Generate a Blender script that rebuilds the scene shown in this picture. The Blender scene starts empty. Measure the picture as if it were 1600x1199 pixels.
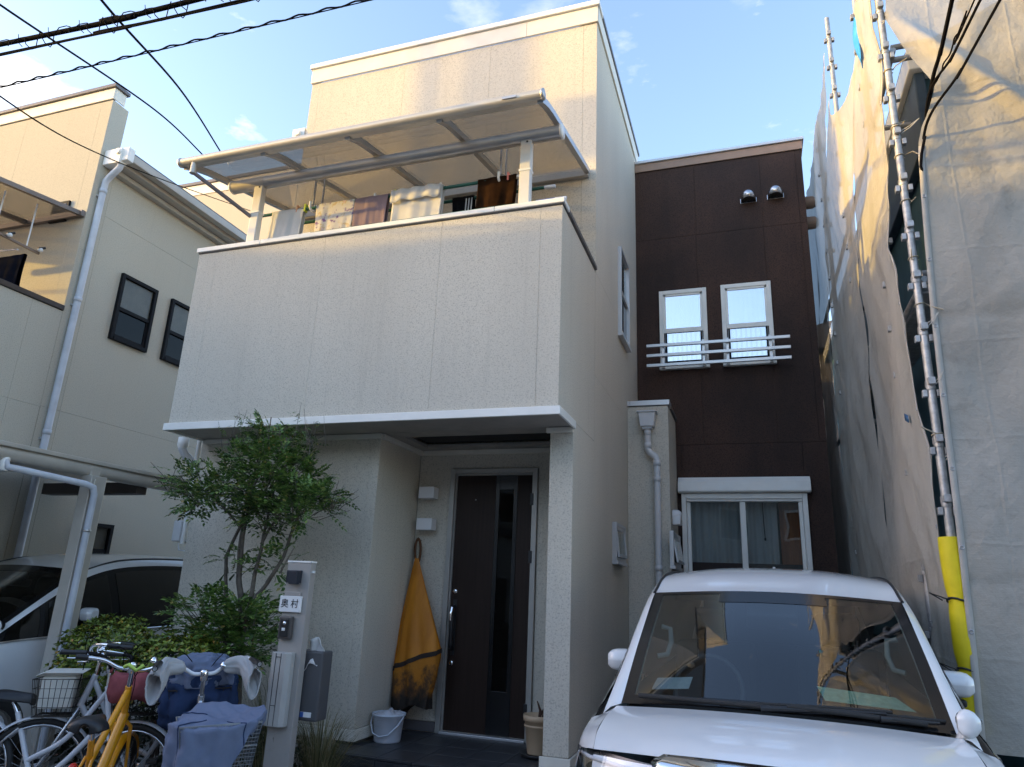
import bpy, bmesh, math, random
from mathutils import Vector, Matrix, Euler, noise as mnoise
S = bpy.context.scene
COL = S.collection
rad = math.radians

# ---------------------------------------------------------------- camera
cam_d = bpy.data.cameras.new("camera")
cam_d.sensor_width = 36.0
cam_d.lens = 1092.27 / 1600 * 36.0
cam_d.clip_start = 0.05
cam_d.clip_end = 6000
cam = bpy.data.objects.new("camera", cam_d)
COL.objects.link(cam)
_p, _r, _y = 0.288014, 0.0415664, 0.333258
cam.matrix_world = (Matrix.Translation((0, 0, 1.6)) @ Matrix.Rotation(_y, 4, 'Z')
                    @ Matrix.Rotation(math.pi / 2 + _p, 4, 'X') @ Matrix.Rotation(_r, 4, 'Z'))
S.camera = cam
S.render.resolution_x, S.render.resolution_y = 1024, 767

# ---------------------------------------------------------------- sky, sun, exposure
SUN_EL, SUN_TO = rad(8.0), Vector((-0.925, -0.365, 0)).normalized()   # direction towards the sun
W = bpy.data.worlds.new("World")
S.world = W
W.use_nodes = True
_n, _l = W.node_tree.nodes, W.node_tree.links
_n.clear()
_sky = _n.new("ShaderNodeTexSky")
_sky.sky_type = 'NISHITA'
_sky.sun_disc = False
_sky.sun_elevation = SUN_EL
_sky.sun_rotation = math.atan2(SUN_TO.x, SUN_TO.y)
_sky.altitude = 0
_sky.air_density = 1.0
_sky.dust_density = 1.5
_sky.ozone_density = 2.2
_bg = _n.new("ShaderNodeBackground")
_bg.inputs['Strength'].default_value = 0.15
_out = _n.new("ShaderNodeOutputWorld")
_tc = _n.new("ShaderNodeTexCoord")
_ns = _n.new("ShaderNodeTexNoise")
_ns.inputs['Scale'].default_value = 11
_ns.inputs['Detail'].default_value = 7
_ns.inputs['Roughness'].default_value = 0.6
_mp = _n.new("ShaderNodeMapping")
_mp.inputs['Scale'].default_value = (.8, .8, 2.0)
_mp.inputs['Rotation'].default_value = (.3, .5, 0)
_l.new(_tc.outputs['Generated'], _mp.inputs['Vector'])
_l.new(_mp.outputs['Vector'], _ns.inputs['Vector'])


def _math(op, a, b=None, clamp=False):
    m = _n.new("ShaderNodeMath")
    m.operation = op
    m.use_clamp = clamp
    for k, v in enumerate((a, b)):
        if v is None:
            continue
        if isinstance(v, (int, float)):
            m.inputs[k].default_value = v
        else:
            _l.new(v, m.inputs[k])
    return m.outputs[0]


# a few small evening clouds, each round a direction of its own
_cl = None
for _dir, _size, _amt in (((-.75, .42, .51), .11, .95), ((-.31, .65, .69), .10, .40), ((-.21, .68, .705), .08, .3), ((-.125, .73, .672), .05, .45), ((.02, .70, .72), .05, .2), ((-.9, .1, .35), .16, .8), ((.5, -.6, .6), .2, .6), ((.1, -.2, .97), .12, .25)):
    _vd = _n.new("ShaderNodeVectorMath")
    _vd.operation = 'DISTANCE'
    _vd.inputs[1].default_value = Vector(_dir).normalized()
    _l.new(_tc.outputs['Generated'], _vd.inputs[0])
    _t = _math('SUBTRACT', 1.0, _math('DIVIDE', _vd.outputs['Value'], _size), True)
    _t = _math('MULTIPLY', _t, .55)
    _t = _math('ADD', _t, _math('MULTIPLY', _ns.outputs['Fac'], 1.9))
    _t = _math('MULTIPLY', _math('SUBTRACT', _t, 1.22), 1.9 * _amt, True)
    _cl = _t if _cl is None else _math('MAXIMUM', _cl, _t)
_tint = _n.new("ShaderNodeMix")
_tint.data_type = 'RGBA'
_tint.blend_type = 'MULTIPLY'
_tint.inputs['Factor'].default_value = 1.0
_tint.inputs['B'].default_value = (1.13, 0.965, 0.925, 1)
_mx = _n.new("ShaderNodeMix")
_mx.data_type = 'RGBA'
_mx.inputs['B'].default_value = (2.3, 2.2, 2.1, 1)
_l.new(_sky.outputs['Color'], _tint.inputs['A'])
_l.new(_tint.outputs['Result'], _mx.inputs['A'])
_l.new(_cl, _mx.inputs['Factor'])
_l.new(_mx.outputs['Result'], _bg.inputs['Color'])
_l.new(_bg.outputs['Background'], _out.inputs['Surface'])

sun_d = bpy.data.lights.new("sun", 'SUN')
sun_d.energy = 0.95
sun_d.angle = rad(0.5)
sun_d.color = (1.0, 0.63, 0.10)
sun = bpy.data.objects.new("sun", sun_d)
COL.objects.link(sun)
_d = Vector((SUN_TO.x * math.cos(SUN_EL), SUN_TO.y * math.cos(SUN_EL), math.sin(SUN_EL)))
sun.rotation_euler = _d.to_track_quat('Z', 'Y').to_euler()
sun.location = _d * 60

S.view_settings.view_transform = 'Standard'
S.view_settings.look = 'None'
S.view_settings.gamma = 1.0
S.view_settings.use_curve_mapping = False
S.view_settings.exposure = 2.6
S.render.engine = 'CYCLES'
S.cycles.max_bounces = 10
S.cycles.transparent_max_bounces = 16
S.cycles.use_denoising = True
S.cycles.sample_clamp_indirect = 6

# ---------------------------------------------------------------- mesh helpers
ORG = {}


class MB:
    """collects shapes for ONE mesh object (world coordinates, moved under its parent when built)"""
    def __init__(self):
        self.v, self.f, self.sm = [], [], []

    def add(self, vs, fs, smooth=False):
        b = len(self.v)
        self.v += [tuple(p) for p in vs]
        self.f += [tuple(i + b for i in q) for q in fs]
        self.sm += [smooth] * len(fs)
        return self

    def box(self, x0, x1, y0, y1, z0, z1):
        x0, x1 = min(x0, x1), max(x0, x1)
        y0, y1 = min(y0, y1), max(y0, y1)
        z0, z1 = min(z0, z1), max(z0, z1)
        v = [(x0, y0, z0), (x1, y0, z0), (x1, y1, z0), (x0, y1, z0), (x0, y0, z1), (x1, y0, z1), (x1, y1, z1), (x0, y1, z1)]
        return self.add(v, [(0, 3, 2, 1), (4, 5, 6, 7), (0, 1, 5, 4), (1, 2, 6, 5), (2, 3, 7, 6), (3, 0, 4, 7)])

    def obox(self, c, ax, ay, az):
        """box from centre and three half-axis vectors"""
        c, ax, ay, az = map(Vector, (c, ax, ay, az))
        if ax.cross(ay).dot(az) < 0:
            ax = -ax
        v = [c + ax * i + ay * j + az * k for i, j, k in ((-1, -1, -1), (1, -1, -1), (1, 1, -1), (-1, 1, -1), (-1, -1, 1), (1, -1, 1), (1, 1, 1), (-1, 1, 1))]
        return self.add(v, [(0, 3, 2, 1), (4, 5, 6, 7), (0, 1, 5, 4), (1, 2, 6, 5), (2, 3, 7, 6), (3, 0, 4, 7)])

    def bar(self, a, b, w, h, up=(0, 0, 1)):
        a, b, up = Vector(a), Vector(b), Vector(up)
        t = (b - a)
        u = t.normalized()
        s = u.cross(up)
        if s.length < 1e-4:
            s = u.cross(Vector((1, 0, 0)))
        s.normalize()
        n = s.cross(u).normalized()
        return self.obox((a + b) / 2, t / 2, s * w / 2, n * h / 2)

    def tube(self, pts, r, n=8, caps=True, closed=False):
        pts = [Vector(p) for p in pts]
        m = len(pts)
        rs = r if isinstance(r, (list, tuple)) else [r] * m
        vs, fs = [], []
        prev = None
        for i, p in enumerate(pts):
            if closed:
                t = pts[(i + 1) % m] - pts[i - 1]
            else:
                t = pts[min(i + 1, m - 1)] - pts[max(i - 1, 0)]
            t.normalize()
            if prev is None:
                ref = Vector((0, 0, 1)) if abs(t.z) < 0.9 else Vector((1, 0, 0))
                s = t.cross(ref).normalized()
            else:
                s = (prev - t * prev.dot(t))
                if s.length < 1e-5:
                    s = t.orthogonal()
                s.normalize()
            prev = s
            q = t.cross(s)
            for k in range(n):
                a = 2 * math.pi * k / n
                vs.append(p + (s * math.cos(a) + q * math.sin(a)) * rs[i])
        segs = m if closed else m - 1
        for i in range(segs):
            for k in range(n):
                a, b = i * n + k, i * n + (k + 1) % n
                c, d = ((i + 1) % m) * n + (k + 1) % n, ((i + 1) % m) * n + k
                fs.append((a, d, c, b))
        self.add(vs, fs, True)
        if caps and not closed:
            self.add(vs[:n], [tuple(range(n))])
            self.add(vs[-n:], [tuple(reversed(range(n)))])
        return self

    def lathe(self, prof, c=(0, 0, 0), n=24, smooth=True, axis='z'):
        """prof: (r, h) pairs"""
        vs, fs = [], []
        for r, h in prof:
            for k in range(n):
                a = 2 * math.pi * k / n
                p = (r * math.cos(a), r * math.sin(a), h)
                if axis == 'x':
                    p = (h, r * math.cos(a), r * math.sin(a))
                elif axis == 'y':
                    p = (r * math.sin(a), h, r * math.cos(a))
                vs.append((p[0] + c[0], p[1] + c[1], p[2] + c[2]))
        for i in range(len(prof) - 1):
            for k in range(n):
                a, b = i * n + k, i * n + (k + 1) % n
                fs.append((a, b, b + n, a + n))
        return self.add(vs, fs, smooth)

    def grid(self, P, smooth=True, flip=False, thick=None):
        """P: rows of points"""
        m, n = len(P), len(P[0])
        vs = [p for row in P for p in row]
        fs = []
        for i in range(m - 1):
            for j in range(n - 1):
                q = (i * n + j, i * n + j + 1, (i + 1) * n + j + 1, (i + 1) * n + j)
                fs.append(tuple(reversed(q)) if flip else q)
        return self.add(vs, fs, smooth)

    def prism(self, poly, axis, a, b):
        """poly of 2D points extruded between a and b along axis (x: (y,z); y: (x,z); z: (x,y))"""
        def P(u, v, w):
            return {'x': (w, u, v), 'y': (u, w, v), 'z': (u, v, w)}[axis]
        n = len(poly)
        vs = [P(u, v, a) for u, v in poly] + [P(u, v, b) for u, v in poly]
        fs = [tuple(range(n)), tuple(reversed(range(n, 2 * n)))]
        fs += [(i, i + n, (i + 1) % n + n, (i + 1) % n) for i in range(n)]
        return self.add(vs, fs)

    def build(self, name, mat, parent=None, bev=0, solid=0, kind=None, label=None, fix=True, loc=None):
        o0 = Vector(ORG.get(parent.name, (0, 0, 0))) if parent else Vector(loc if loc else (0, 0, 0))
        me = bpy.data.meshes.new(name)
        me.from_pydata([(p[0] - o0.x, p[1] - o0.y, p[2] - o0.z) for p in self.v], [], self.f)
        me.polygons.foreach_set('use_smooth', self.sm)
        if fix:
            bm = bmesh.new()
            bm.from_mesh(me)
            bmesh.ops.recalc_face_normals(bm, faces=bm.faces)
            bm.to_mesh(me)
            bm.free()
        me.update()
        if isinstance(mat, (list, tuple)):
            for m in mat:
                me.materials.append(m)
        elif mat:
            me.materials.append(mat)
        o = bpy.data.objects.new(name, me)
        COL.objects.link(o)
        if parent:
            o.parent = parent
        else:
            o.location = o0
        ORG[o.name] = tuple(o0)
        if solid:
            s = o.modifiers.new("solid", 'SOLIDIFY')
            s.thickness = solid
            s.offset = 0
        if bev:
            b = o.modifiers.new("bevel", 'BEVEL')
            b.width = bev
            b.segments = 2
            b.limit_method = 'ANGLE'
            b.angle_limit = rad(40)
            b.harden_normals = False
        if kind:
            o['kind'] = kind
        if label:
            o['label'] = label
        return o


def thing(name, label, cat, loc=(0, 0, 0), group=None):
    o = bpy.data.objects.new(name, None)
    o.empty_display_size = 0.1
    COL.objects.link(o)
    o.location = loc
    ORG[o.name] = tuple(loc)
    o['label'] = label
    o['category'] = cat
    if group:
        o['group'] = group
    return o


def tag(o, label, cat, group=None):
    o['label'] = label
    o['category'] = cat
    if group:
        o['group'] = group
    return o


def copy_tree(o, parent=None):
    c = o.copy()
    COL.objects.link(c)
    c.parent = parent
    for ch in list(o.children):
        copy_tree(ch, c)
    return c


def share(o, name=None, parent=None, offset=(0, 0, 0)):
    """a copy of one part that shares its mesh"""
    c = o.copy()
    COL.objects.link(c)
    c.parent = parent if parent else o.parent
    c.location = Vector(o.location) + Vector(offset)
    return c


def lerp(a, b, t):
    return a + (b - a) * t


def cr(p0, p1, p2, p3, t):
    return 0.5 * ((2 * p1) + (p2 - p0) * t + (2 * p0 - 5 * p1 + 4 * p2 - p3) * t * t + (3 * p1 - p0 - 3 * p2 + p3) * t ** 3)


def spline(pts, n):
    pts = [Vector(p) for p in pts]
    out = []
    m = len(pts)
    for k in range(n):
        t = k / (n - 1) * (m - 1)
        i = min(int(t), m - 2)
        f = t - i
        p0 = pts[i - 1] if i > 0 else pts[0] * 2 - pts[1]
        p3 = pts[i + 2] if i + 2 < m else pts[-1] * 2 - pts[-2]
        out.append(cr(p0, pts[i], pts[i + 1], p3, f))
    return out


def patch(ctrl, nu, nv):
    """smooth surface through rows of control points -> nu rows of nv points"""
    rows = [spline(r, nv) for r in ctrl]
    cols = [spline([rows[i][j] for i in range(len(rows))], nu) for j in range(nv)]
    return [[cols[j][i] for j in range(nv)] for i in range(nu)]


# ---------------------------------------------------------------- materials
MATS = {}


def nodes_of(name):
    m = bpy.data.materials.new(name)
    m.use_nodes = True
    nt = m.node_tree
    b = nt.nodes.get('Principled BSDF')
    return m, nt, nt.nodes, nt.links, b


def coords(nt, scale=(1, 1, 1), kind='Object'):
    tc = nt.nodes.new("ShaderNodeTexCoord")
    mp = nt.nodes.new("ShaderNodeMapping")
    mp.inputs['Scale'].default_value = scale
    nt.links.new(tc.outputs[kind], mp.inputs['Vector'])
    return mp.outputs['Vector']


def noise(nt, vec, scale, detail=4, rough=0.55):
    n = nt.nodes.new("ShaderNodeTexNoise")
    n.inputs['Scale'].default_value = scale
    n.inputs['Detail'].default_value = detail
    n.inputs['Roughness'].default_value = rough
    nt.links.new(vec, n.inputs['Vector'])
    return n.outputs['Fac']


def ramp(nt, fac, stops):
    r = nt.nodes.new("ShaderNodeValToRGB")
    el = r.color_ramp.elements
    while len(el) < len(stops):
        el.new(0.5)
    for e, (p, c) in zip(el, stops):
        e.position = p
        e.color = (c[0], c[1], c[2], 1) if not isinstance(c, (int, float)) else (c, c, c, 1)
    nt.links.new(fac, r.inputs['Fac'])
    return r.outputs['Color']


def mixc(nt, a, b, fac, mode='MIX'):
    m = nt.nodes.new("ShaderNodeMix")
    m.data_type = 'RGBA'
    m.blend_type = mode
    for sock, val in (('A', a), ('B', b), ('Factor', fac)):
        if isinstance(val, (int, float)):
            m.inputs[sock].default_value = val
        elif isinstance(val, (tuple, list)):
            m.inputs[sock].default_value = (*val[:3], 1)
        else:
            nt.links.new(val, m.inputs[sock])
    return m.outputs['Result']


def bump(nt, b, h, strength, dist=0.01):
    n = nt.nodes.new("ShaderNodeBump")
    n.inputs['Strength'].default_value = strength
    n.inputs['Distance'].default_value = dist
    nt.links.new(h, n.inputs['Height'])
    nt.links.new(n.outputs['Normal'], b.inputs['Normal'])
    return n


def plain(name, col, rough=0.5, metal=0.0, var=0.12, scale=6.0, bmp=0.0, bscale=80.0, coat=0.0, spec=0.5, sheen=0.0, emit=None, stretch=(1, 1, 1)):
    """a principled material with gentle colour wear and optional fine relief"""
    if name in MATS:
        return MATS[name]
    m, nt, N, L, b = nodes_of(name)
    vec = coords(nt, stretch)
    f = noise(nt, vec, scale, 5)
    dark = tuple(c * (1 - var) for c in col)
    lite = tuple(min(1, c * (1 + var * 0.7)) for c in col)
    c = ramp(nt, f, [(0.3, dark), (0.7, lite)])
    L.new(c, b.inputs['Base Color'])
    b.inputs['Roughness'].default_value = rough
    b.inputs['Metallic'].default_value = metal
    b.inputs['Specular IOR Level'].default_value = spec
    b.inputs['Coat Weight'].default_value = coat
    b.inputs['Coat Roughness'].default_value = 0.04
    b.inputs['Sheen Weight'].default_value = sheen
    if bmp:
        bump(nt, b, noise(nt, vec, bscale, 3), bmp, 0.004)
    MATS[name] = m
    return m


def stucco(name, col, pit, streak=0.10, fine=70, strength=0.5):
    m, nt, N, L, b = nodes_of(name)
    vec = coords(nt)
    sp = noise(nt, vec, fine, 3, 0.6)
    c = ramp(nt, sp, [(0.34, pit), (0.45, tuple(x * 0.94 for x in col)), (0.6, col), (0.75, tuple(min(1, x * 1.06) for x in col))])
    sp2 = noise(nt, vec, fine * 2.7, 2, 0.5)
    c = mixc(nt, c, tuple(x * 0.72 for x in col), ramp(nt, sp2, [(0.28, 0.40), (0.40, 0.0)]))
    big = noise(nt, coords(nt, (1, 1, 0.35)), 1.1, 4)
    c = mixc(nt, c, tuple(x * (1 - streak * 1.6) for x in col), ramp(nt, big, [(0.42, 0.0), (0.75, streak * 3)]))
    dr = noise(nt, coords(nt, (16, 16, 0.28)), 1.3, 3)
    c = mixc(nt, c, tuple(x * .62 for x in col), ramp(nt, dr, [(0.60, 0.0), (0.80, streak * 1.6)]))
    st = noise(nt, coords(nt, (9, 9, 0.5)), 1.6, 4)
    c = mixc(nt, c, tuple(x * (1 - streak * 2) for x in col), ramp(nt, st, [(0.58, 0.0), (0.8, streak * 2)]))
    L.new(c, b.inputs['Base Color'])
    b.inputs['Roughness'].default_value = 0.9
    b.inputs['Specular IOR Level'].default_value = 0.25
    bump(nt, b, sp, strength, 0.006)
    MATS[name] = m
    return m


def glass(name, tint=(0.8, 0.85, 0.85), ior=1.45, gloss=(1, 1, 1), rough=0.0, boost=0.0, mult=1.6):
    """thin glazing: fresnel reflection over a tinted see-through"""
    m, nt, N, L, b = nodes_of(name)
    N.remove(b)
    out = N.get('Material Output')
    tr = N.new("ShaderNodeBsdfTransparent")
    tr.inputs['Color'].default_value = (*tint, 1)
    gl = N.new("ShaderNodeBsdfGlossy")
    gl.inputs['Roughness'].default_value = rough
    gl.inputs['Color'].default_value = (*gloss, 1)
    fr = N.new("ShaderNodeFresnel")
    fr.inputs['IOR'].default_value = ior
    mx = N.new("ShaderNodeMixShader")
    mt = N.new("ShaderNodeMath")
    mt.operation = 'MULTIPLY_ADD'
    mt.use_clamp = True
    mt.inputs[1].default_value = mult
    mt.inputs[2].default_value = boost
    ge = N.new("ShaderNodeNewGeometry")
    io = N.new("ShaderNodeMix")
    io.inputs['A'].default_value = ior
    io.inputs['B'].default_value = 1 / ior
    L.new(ge.outputs['Backfacing'], io.inputs['Factor'])
    L.new(io.outputs['Result'], fr.inputs['IOR'])
    bw = N.new("ShaderNodeBump")
    bw.inputs['Strength'].default_value = .05
    bw.inputs['Distance'].default_value = .02
    L.new(noise(nt, coords(nt), 2.3, 1), bw.inputs['Height'])
    L.new(bw.outputs['Normal'], gl.inputs['Normal'])
    L.new(fr.outputs[0], mt.inputs[0])
    L.new(mt.outputs[0], mx.inputs[0])
    L.new(tr.outputs[0], mx.inputs[1])
    L.new(gl.outputs[0], mx.inputs[2])
    L.new(mx.outputs[0], out.inputs['Surface'])
    MATS[name] = m
    return m


def cloth(name, col, thin=0.35, see=0.0, var=0.15, scale=8, weave=0, bmp=0.2, colors=None):
    """thin cloth: diffuse front, light coming through, optional open weave"""
    m, nt, N, L, b = nodes_of(name)
    N.remove(b)
    out = N.get('Material Output')
    vec = coords(nt)
    f = noise(nt, vec, scale, 6, 0.6)
    c = ramp(nt, f, colors if colors else [(0.3, tuple(x * (1 - var) for x in col)), (0.7, tuple(min(1, x * (1 + var * .6)) for x in col))])
    df, tl = N.new("ShaderNodeBsdfDiffuse"), N.new("ShaderNodeBsdfTranslucent")
    L.new(c, df.inputs['Color'])
    L.new(c, tl.inputs['Color'])
    bn = N.new("ShaderNodeBump")
    bn.inputs['Strength'].default_value = bmp
    bn.inputs['Distance'].default_value = 0.004
    L.new(noise(nt, vec, 60, 4), bn.inputs['Height'])
    L.new(bn.outputs['Normal'], df.inputs['Normal'])
    mx = N.new("ShaderNodeMixShader")
    mx.inputs[0].default_value = thin
    L.new(df.outputs[0], mx.inputs[1])
    L.new(tl.outputs[0], mx.inputs[2])
    last = mx.outputs[0]
    if see:
        tr = N.new("ShaderNodeBsdfTransparent")
        m2 = N.new("ShaderNodeMixShader")
        m2.inputs[0].default_value = see
        L.new(last, m2.inputs[1])
        L.new(tr.outputs[0], m2.inputs[2])
        last = m2.outputs[0]
    L.new(last, out.inputs['Surface'])
    MATS[name] = m
    return m


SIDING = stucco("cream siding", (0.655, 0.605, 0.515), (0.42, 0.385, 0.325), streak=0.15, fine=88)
SIDING2 = stucco("beige siding", (0.53, 0.49, 0.405), (0.38, 0.35, 0.29), fine=90, strength=0.35)
SEAL = plain("siding sealant", (0.55, 0.50, 0.44), 0.8)
TRIM = plain("white painted metal trim", (0.84, 0.83, 0.79), 0.4, var=0.05)
TRIMC = plain("cream fascia board", (0.76, 0.72, 0.63), 0.5, var=0.06)
DARKGAP = plain("near black gap line", (0.05, 0.05, 0.055), 0.45)
GREYMETAL = plain("grey coping metal", (0.13, 0.12, 0.125), 0.4, var=0.15)
BROWNTRIM = plain("brown fascia board", (0.32, 0.21, 0.15), 0.5, var=0.1)
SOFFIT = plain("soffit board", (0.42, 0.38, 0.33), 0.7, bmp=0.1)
CONCRETE = plain("concrete", (0.30, 0.29, 0.28), 0.9, var=0.25, scale=5, bmp=0.4)
SILVER = plain("silver anodised frame", (0.60, 0.60, 0.61), 0.35, metal=0.55, var=0.05)
ALU = plain("matt aluminium", (0.50, 0.49, 0.48), 0.38, metal=0.7, var=0.08)
ALUBRONZE = plain("bronze aluminium", (0.20, 0.17, 0.15), 0.4, metal=0.5, var=0.08)
ALUCREAM = plain("champagne aluminium", (0.55, 0.51, 0.45), 0.4, metal=0.35, var=0.08)
GALV = plain("galvanised steel", (0.42, 0.42, 0.42), 0.5, metal=0.6, var=0.3, scale=22, bmp=0.2)
CHROME = plain("chrome", (0.86, 0.86, 0.88), 0.06, metal=1.0, var=0.02)
STEEL = plain("brushed steel", (0.55, 0.55, 0.57), 0.25, metal=1.0, var=0.05)
BLACKP = plain("black plastic", (0.018, 0.018, 0.02), 0.4)
BLACKM = plain("black window frame", (0.012, 0.012, 0.014), 0.6, spec=0.12)
RUBBER = plain("black rubber", (0.02, 0.02, 0.02), 0.75, bmp=0.2)
PVC = plain("grey white drain pipe", (0.62, 0.62, 0.63), 0.4, var=0.06)
PVCDARK = plain("beige gutter", (0.46, 0.43, 0.38), 0.45, var=0.08)
WHITEP = plain("white plastic", (0.78, 0.78, 0.78), 0.35, var=0.05)
LAMPW = plain("milky lamp glass", (0.80, 0.80, 0.82), 0.25, var=0.02)
CABLE = plain("black cable", (0.008, 0.008, 0.010), 0.95, spec=0.05)
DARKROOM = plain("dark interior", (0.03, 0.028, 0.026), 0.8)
WALLIN = plain("interior wall", (0.35, 0.33, 0.30), 0.8)
SKYGLASS = glass("coated sky reflecting glass", (0.75, 0.80, 0.84), 1.5, (0.92, 0.96, 1.0), 0.0, 0.50)
PANE = glass("window glass", (0.80, 0.84, 0.84), 1.5, (1, 1, 1), 0.0, 0.0, 0.9)
DIMPANE = glass("shaded window glass", (0.75, 0.75, 0.73), 1.5, (1, 1, 1), 0.0, 0.0, 0.35)
BLACKPANE = glass("black glass", (0.10, 0.10, 0.10), 1.5, (1, 1, 1), 0.03, 0.0, 0.30)
DARKPANE = glass("dark window glass", (0.10, 0.10, 0.10), 1.5, (1, 1, 1), 0.02, 0.0, 0.8)
# ================================================================ ground, street
GROUND = plain("asphalt", (0.055, 0.055, 0.057), 0.9, var=0.35, scale=9, bmp=0.6, bscale=120)
PAVE = plain("concrete drive", (0.24, 0.235, 0.225), 0.9, var=0.22, scale=3, bmp=0.4)
SOIL = plain("garden soil", (0.045, 0.036, 0.028), 0.95, var=0.4, scale=20, bmp=1.0, bscale=60)
g = MB().add([(-3000, -3000, -0.02), (3000, -3000, -0.02), (3000, 3000, -0.02), (-3000, 3000, -0.02)], [(0, 1, 2, 3)]).build("ground", PAVE, kind="structure")
r = MB().add([(-300, -3.2, -0.012), (300, -3.2, -0.012), (300, 2.1, -0.012), (-300, 2.1, -0.012)], [(0, 1, 2, 3)]).build("road", GROUND, kind="structure")
MB().box(-300, 300, 2.1, 2.45, -0.02, 0.004).build("gutter_strip", CONCRETE, kind="structure", bev=0.01)
MB().add([(-1.336, 2.45, -0.006), (1.6, 2.45, -0.006), (1.6, 8.95, -0.006), (-1.336, 8.95, -0.006)], [(0, 1, 2, 3)]).build("driveway", PAVE, kind="structure")
MB().box(-5.2, -3.28, 4.25, 5.44, -0.02, 0.06).build("planting_bed", SOIL, kind="structure")
pb = MB().box(-5.3, -3.24, 4.13, 4.25, -0.02, 0.12).build("bed_kerb", CONCRETE, kind="structure", bev=0.008)
TILE = plain("slate porch tile", (0.040, 0.042, 0.047), 0.42, var=0.25, scale=14, bmp=0.25, bscale=50)
GROUT = plain("dark grout", (0.028, 0.028, 0.03), 0.9)
porch = MB().box(-3.26, -1.54, 5.17, 6.26, -0.02, 0.352).box(-3.26, -1.54, 4.86, 5.17, -0.02, 0.172).build("porch_step", GROUT, kind="structure")
tx = [-3.255, -3.03, -2.735, -2.435, -2.135, -1.835, -1.545]
proto = {}
def tile(x0, x1, y0, y1, z0, z1):
    k = (round(x1 - x0, 3), round(y1 - y0, 3), round(z1 - z0, 3))
    if k not in proto:
        e = 0.0025
        proto[k] = (MB().box(x0 + e, x1 - e, y0 + e, y1 - e, z0 + e, z1 - e * 0).build("tile", TILE, porch, bev=0.002), (x0, y0, z0))
    else:
        o, q = proto[k]
        share(o, parent=porch, offset=(x0 - q[0], y0 - q[1], z0 - q[2]))
for i in range(6):
    for y0, y1 in ((5.19, 5.49), (5.49, 5.79), (5.79, 6.09), (6.09, 6.235)):
        tile(tx[i], tx[i + 1], y0, y1, 0.354, 0.372)
    tile(tx[i], tx[i + 1], 5.152, 5.168, 0.175, 0.352)
    tile(tx[i], tx[i + 1], 5.152, 5.188, 0.354, 0.372)
    tile(tx[i], tx[i + 1], 4.85, 5.15, 0.174, 0.192)
    tile(tx[i], tx[i + 1], 4.842, 4.858, -0.01, 0.172)

# ================================================================ the house
XL, XR = -5.05, -1.336
house = thing("house", "cream stucco house with balcony and dark brown side wing, behind the parked minivan", "house", (-3.2, 6.3, 0))

BROWN, _nt, _N, _L, _b = nodes_of("brown siding")
_v = coords(_nt)
_c = ramp(_nt, noise(_nt, _v, 75, 3), [(0.35, (0.036, 0.020, 0.015)), (0.5, (0.070, 0.037, 0.027)), (0.7, (0.078, 0.042, 0.031))])
_c = mixc(_nt, _c, (0.016, 0.013, 0.013), ramp(_nt, noise(_nt, coords(_nt, (0.8, 1, 0.5)), 1.2, 5), [(0.40, 0.0), (0.68, 0.75)]))
_c = mixc(_nt, _c, (0.020, 0.014, 0.013), ramp(_nt, noise(_nt, coords(_nt, (3.0, 3.0, 0.22)), 1.2, 3), [(0.56, 0.0), (0.85, 0.5)]))
_c = mixc(_nt, _c, (0.11, 0.055, 0.04), ramp(_nt, noise(_nt, coords(_nt, (4, 4, 0.2)), 1.3, 2), [(0.66, 0.0), (0.80, 0.18)]))
_L.new(_c, _b.inputs['Base Color'])
_b.inputs['Roughness'].default_value = 0.75
_b.inputs['Specular IOR Level'].default_value = 0.3
bump(_nt, _b, noise(_nt, _v, 75, 3), 0.4, 0.005)


def panels(wall, axis, plane, out, us, zs, mat, t=0.014, gap=0.0009, skip=()):
    """siding panels on a wall face: axis 'y' (face looks along y, u = x) or 'x' (u = y); out = outward sign"""
    for i in range(len(us) - 1):
        for j in range(len(zs) - 1):
            if (i, j) in skip:
                continue
            u0, u1, z0, z1 = us[i] + gap, us[i + 1] - gap, zs[j] + gap, zs[j + 1] - gap
            a, b = plane, plane - out * t
            m = MB()
            if axis == 'y':
                m.box(u0, u1, a, b, z0, z1)
            else:
                m.box(a, b, u0, u1, z0, z1)
            m.build("siding_panel", mat, wall, bev=0.0009)


T = 0.012
# --- balcony (projecting parapet box)
zb0, zb1 = 2.955, 4.675
w = MB().box(XL + .014, XR - .014, 4.962, 5.09, zb0, zb1).box(XR - .13, XR - .012, 5.09, 6.25, zb0, zb1).box(XL + .012, XL + .13, 5.09, 6.25, zb0, zb1)
w.box(XL + .13, XR - .13, 5.09, 6.25, 3.55, 3.68)
bal = w.build("balcony_wall", SEAL, house)
panels(bal, 'y', 4.95, -1, [XL, -4.83, -3.6, -2.42, -1.52, XR], [zb0, zb1], SIDING)
panels(bal, 'x', XR, 1, [4.952, 6.25], [zb0, zb1], SIDING)
panels(bal, 'x', XL, -1, [4.952, 6.25], [zb0, zb1], SIDING)
m = MB()
m.box(XL - .02, -4.32, 4.925, 5.11, zb1 + .012, zb1 + .058).box(-4.318, -1.93, 4.925, 5.11, zb1 + .012, zb1 + .058).box(-1.928, XR + .022, 4.925, 5.11, zb1 + .012, zb1 + .058)
m.box(XL - .02, XL + .15, 5.112, 6.25, zb1 + .012, zb1 + .058)
m.build("parapet_coping", TRIM, house, bev=0.006)
MB().box(XR - .15, XR + .020, 5.112, 6.25, zb1 + .012, zb1 + .052).build("parapet_coping", GREYMETAL, house, bev=0.004)
MB().box(XL - .006, XR + .008, 4.942, 5.1, zb1 + .001, zb1 + .0115).build("coping_shadow_strip", DARKGAP, house)  # near-black strip paints in the shadow gap under the coping
m = MB()
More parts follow.
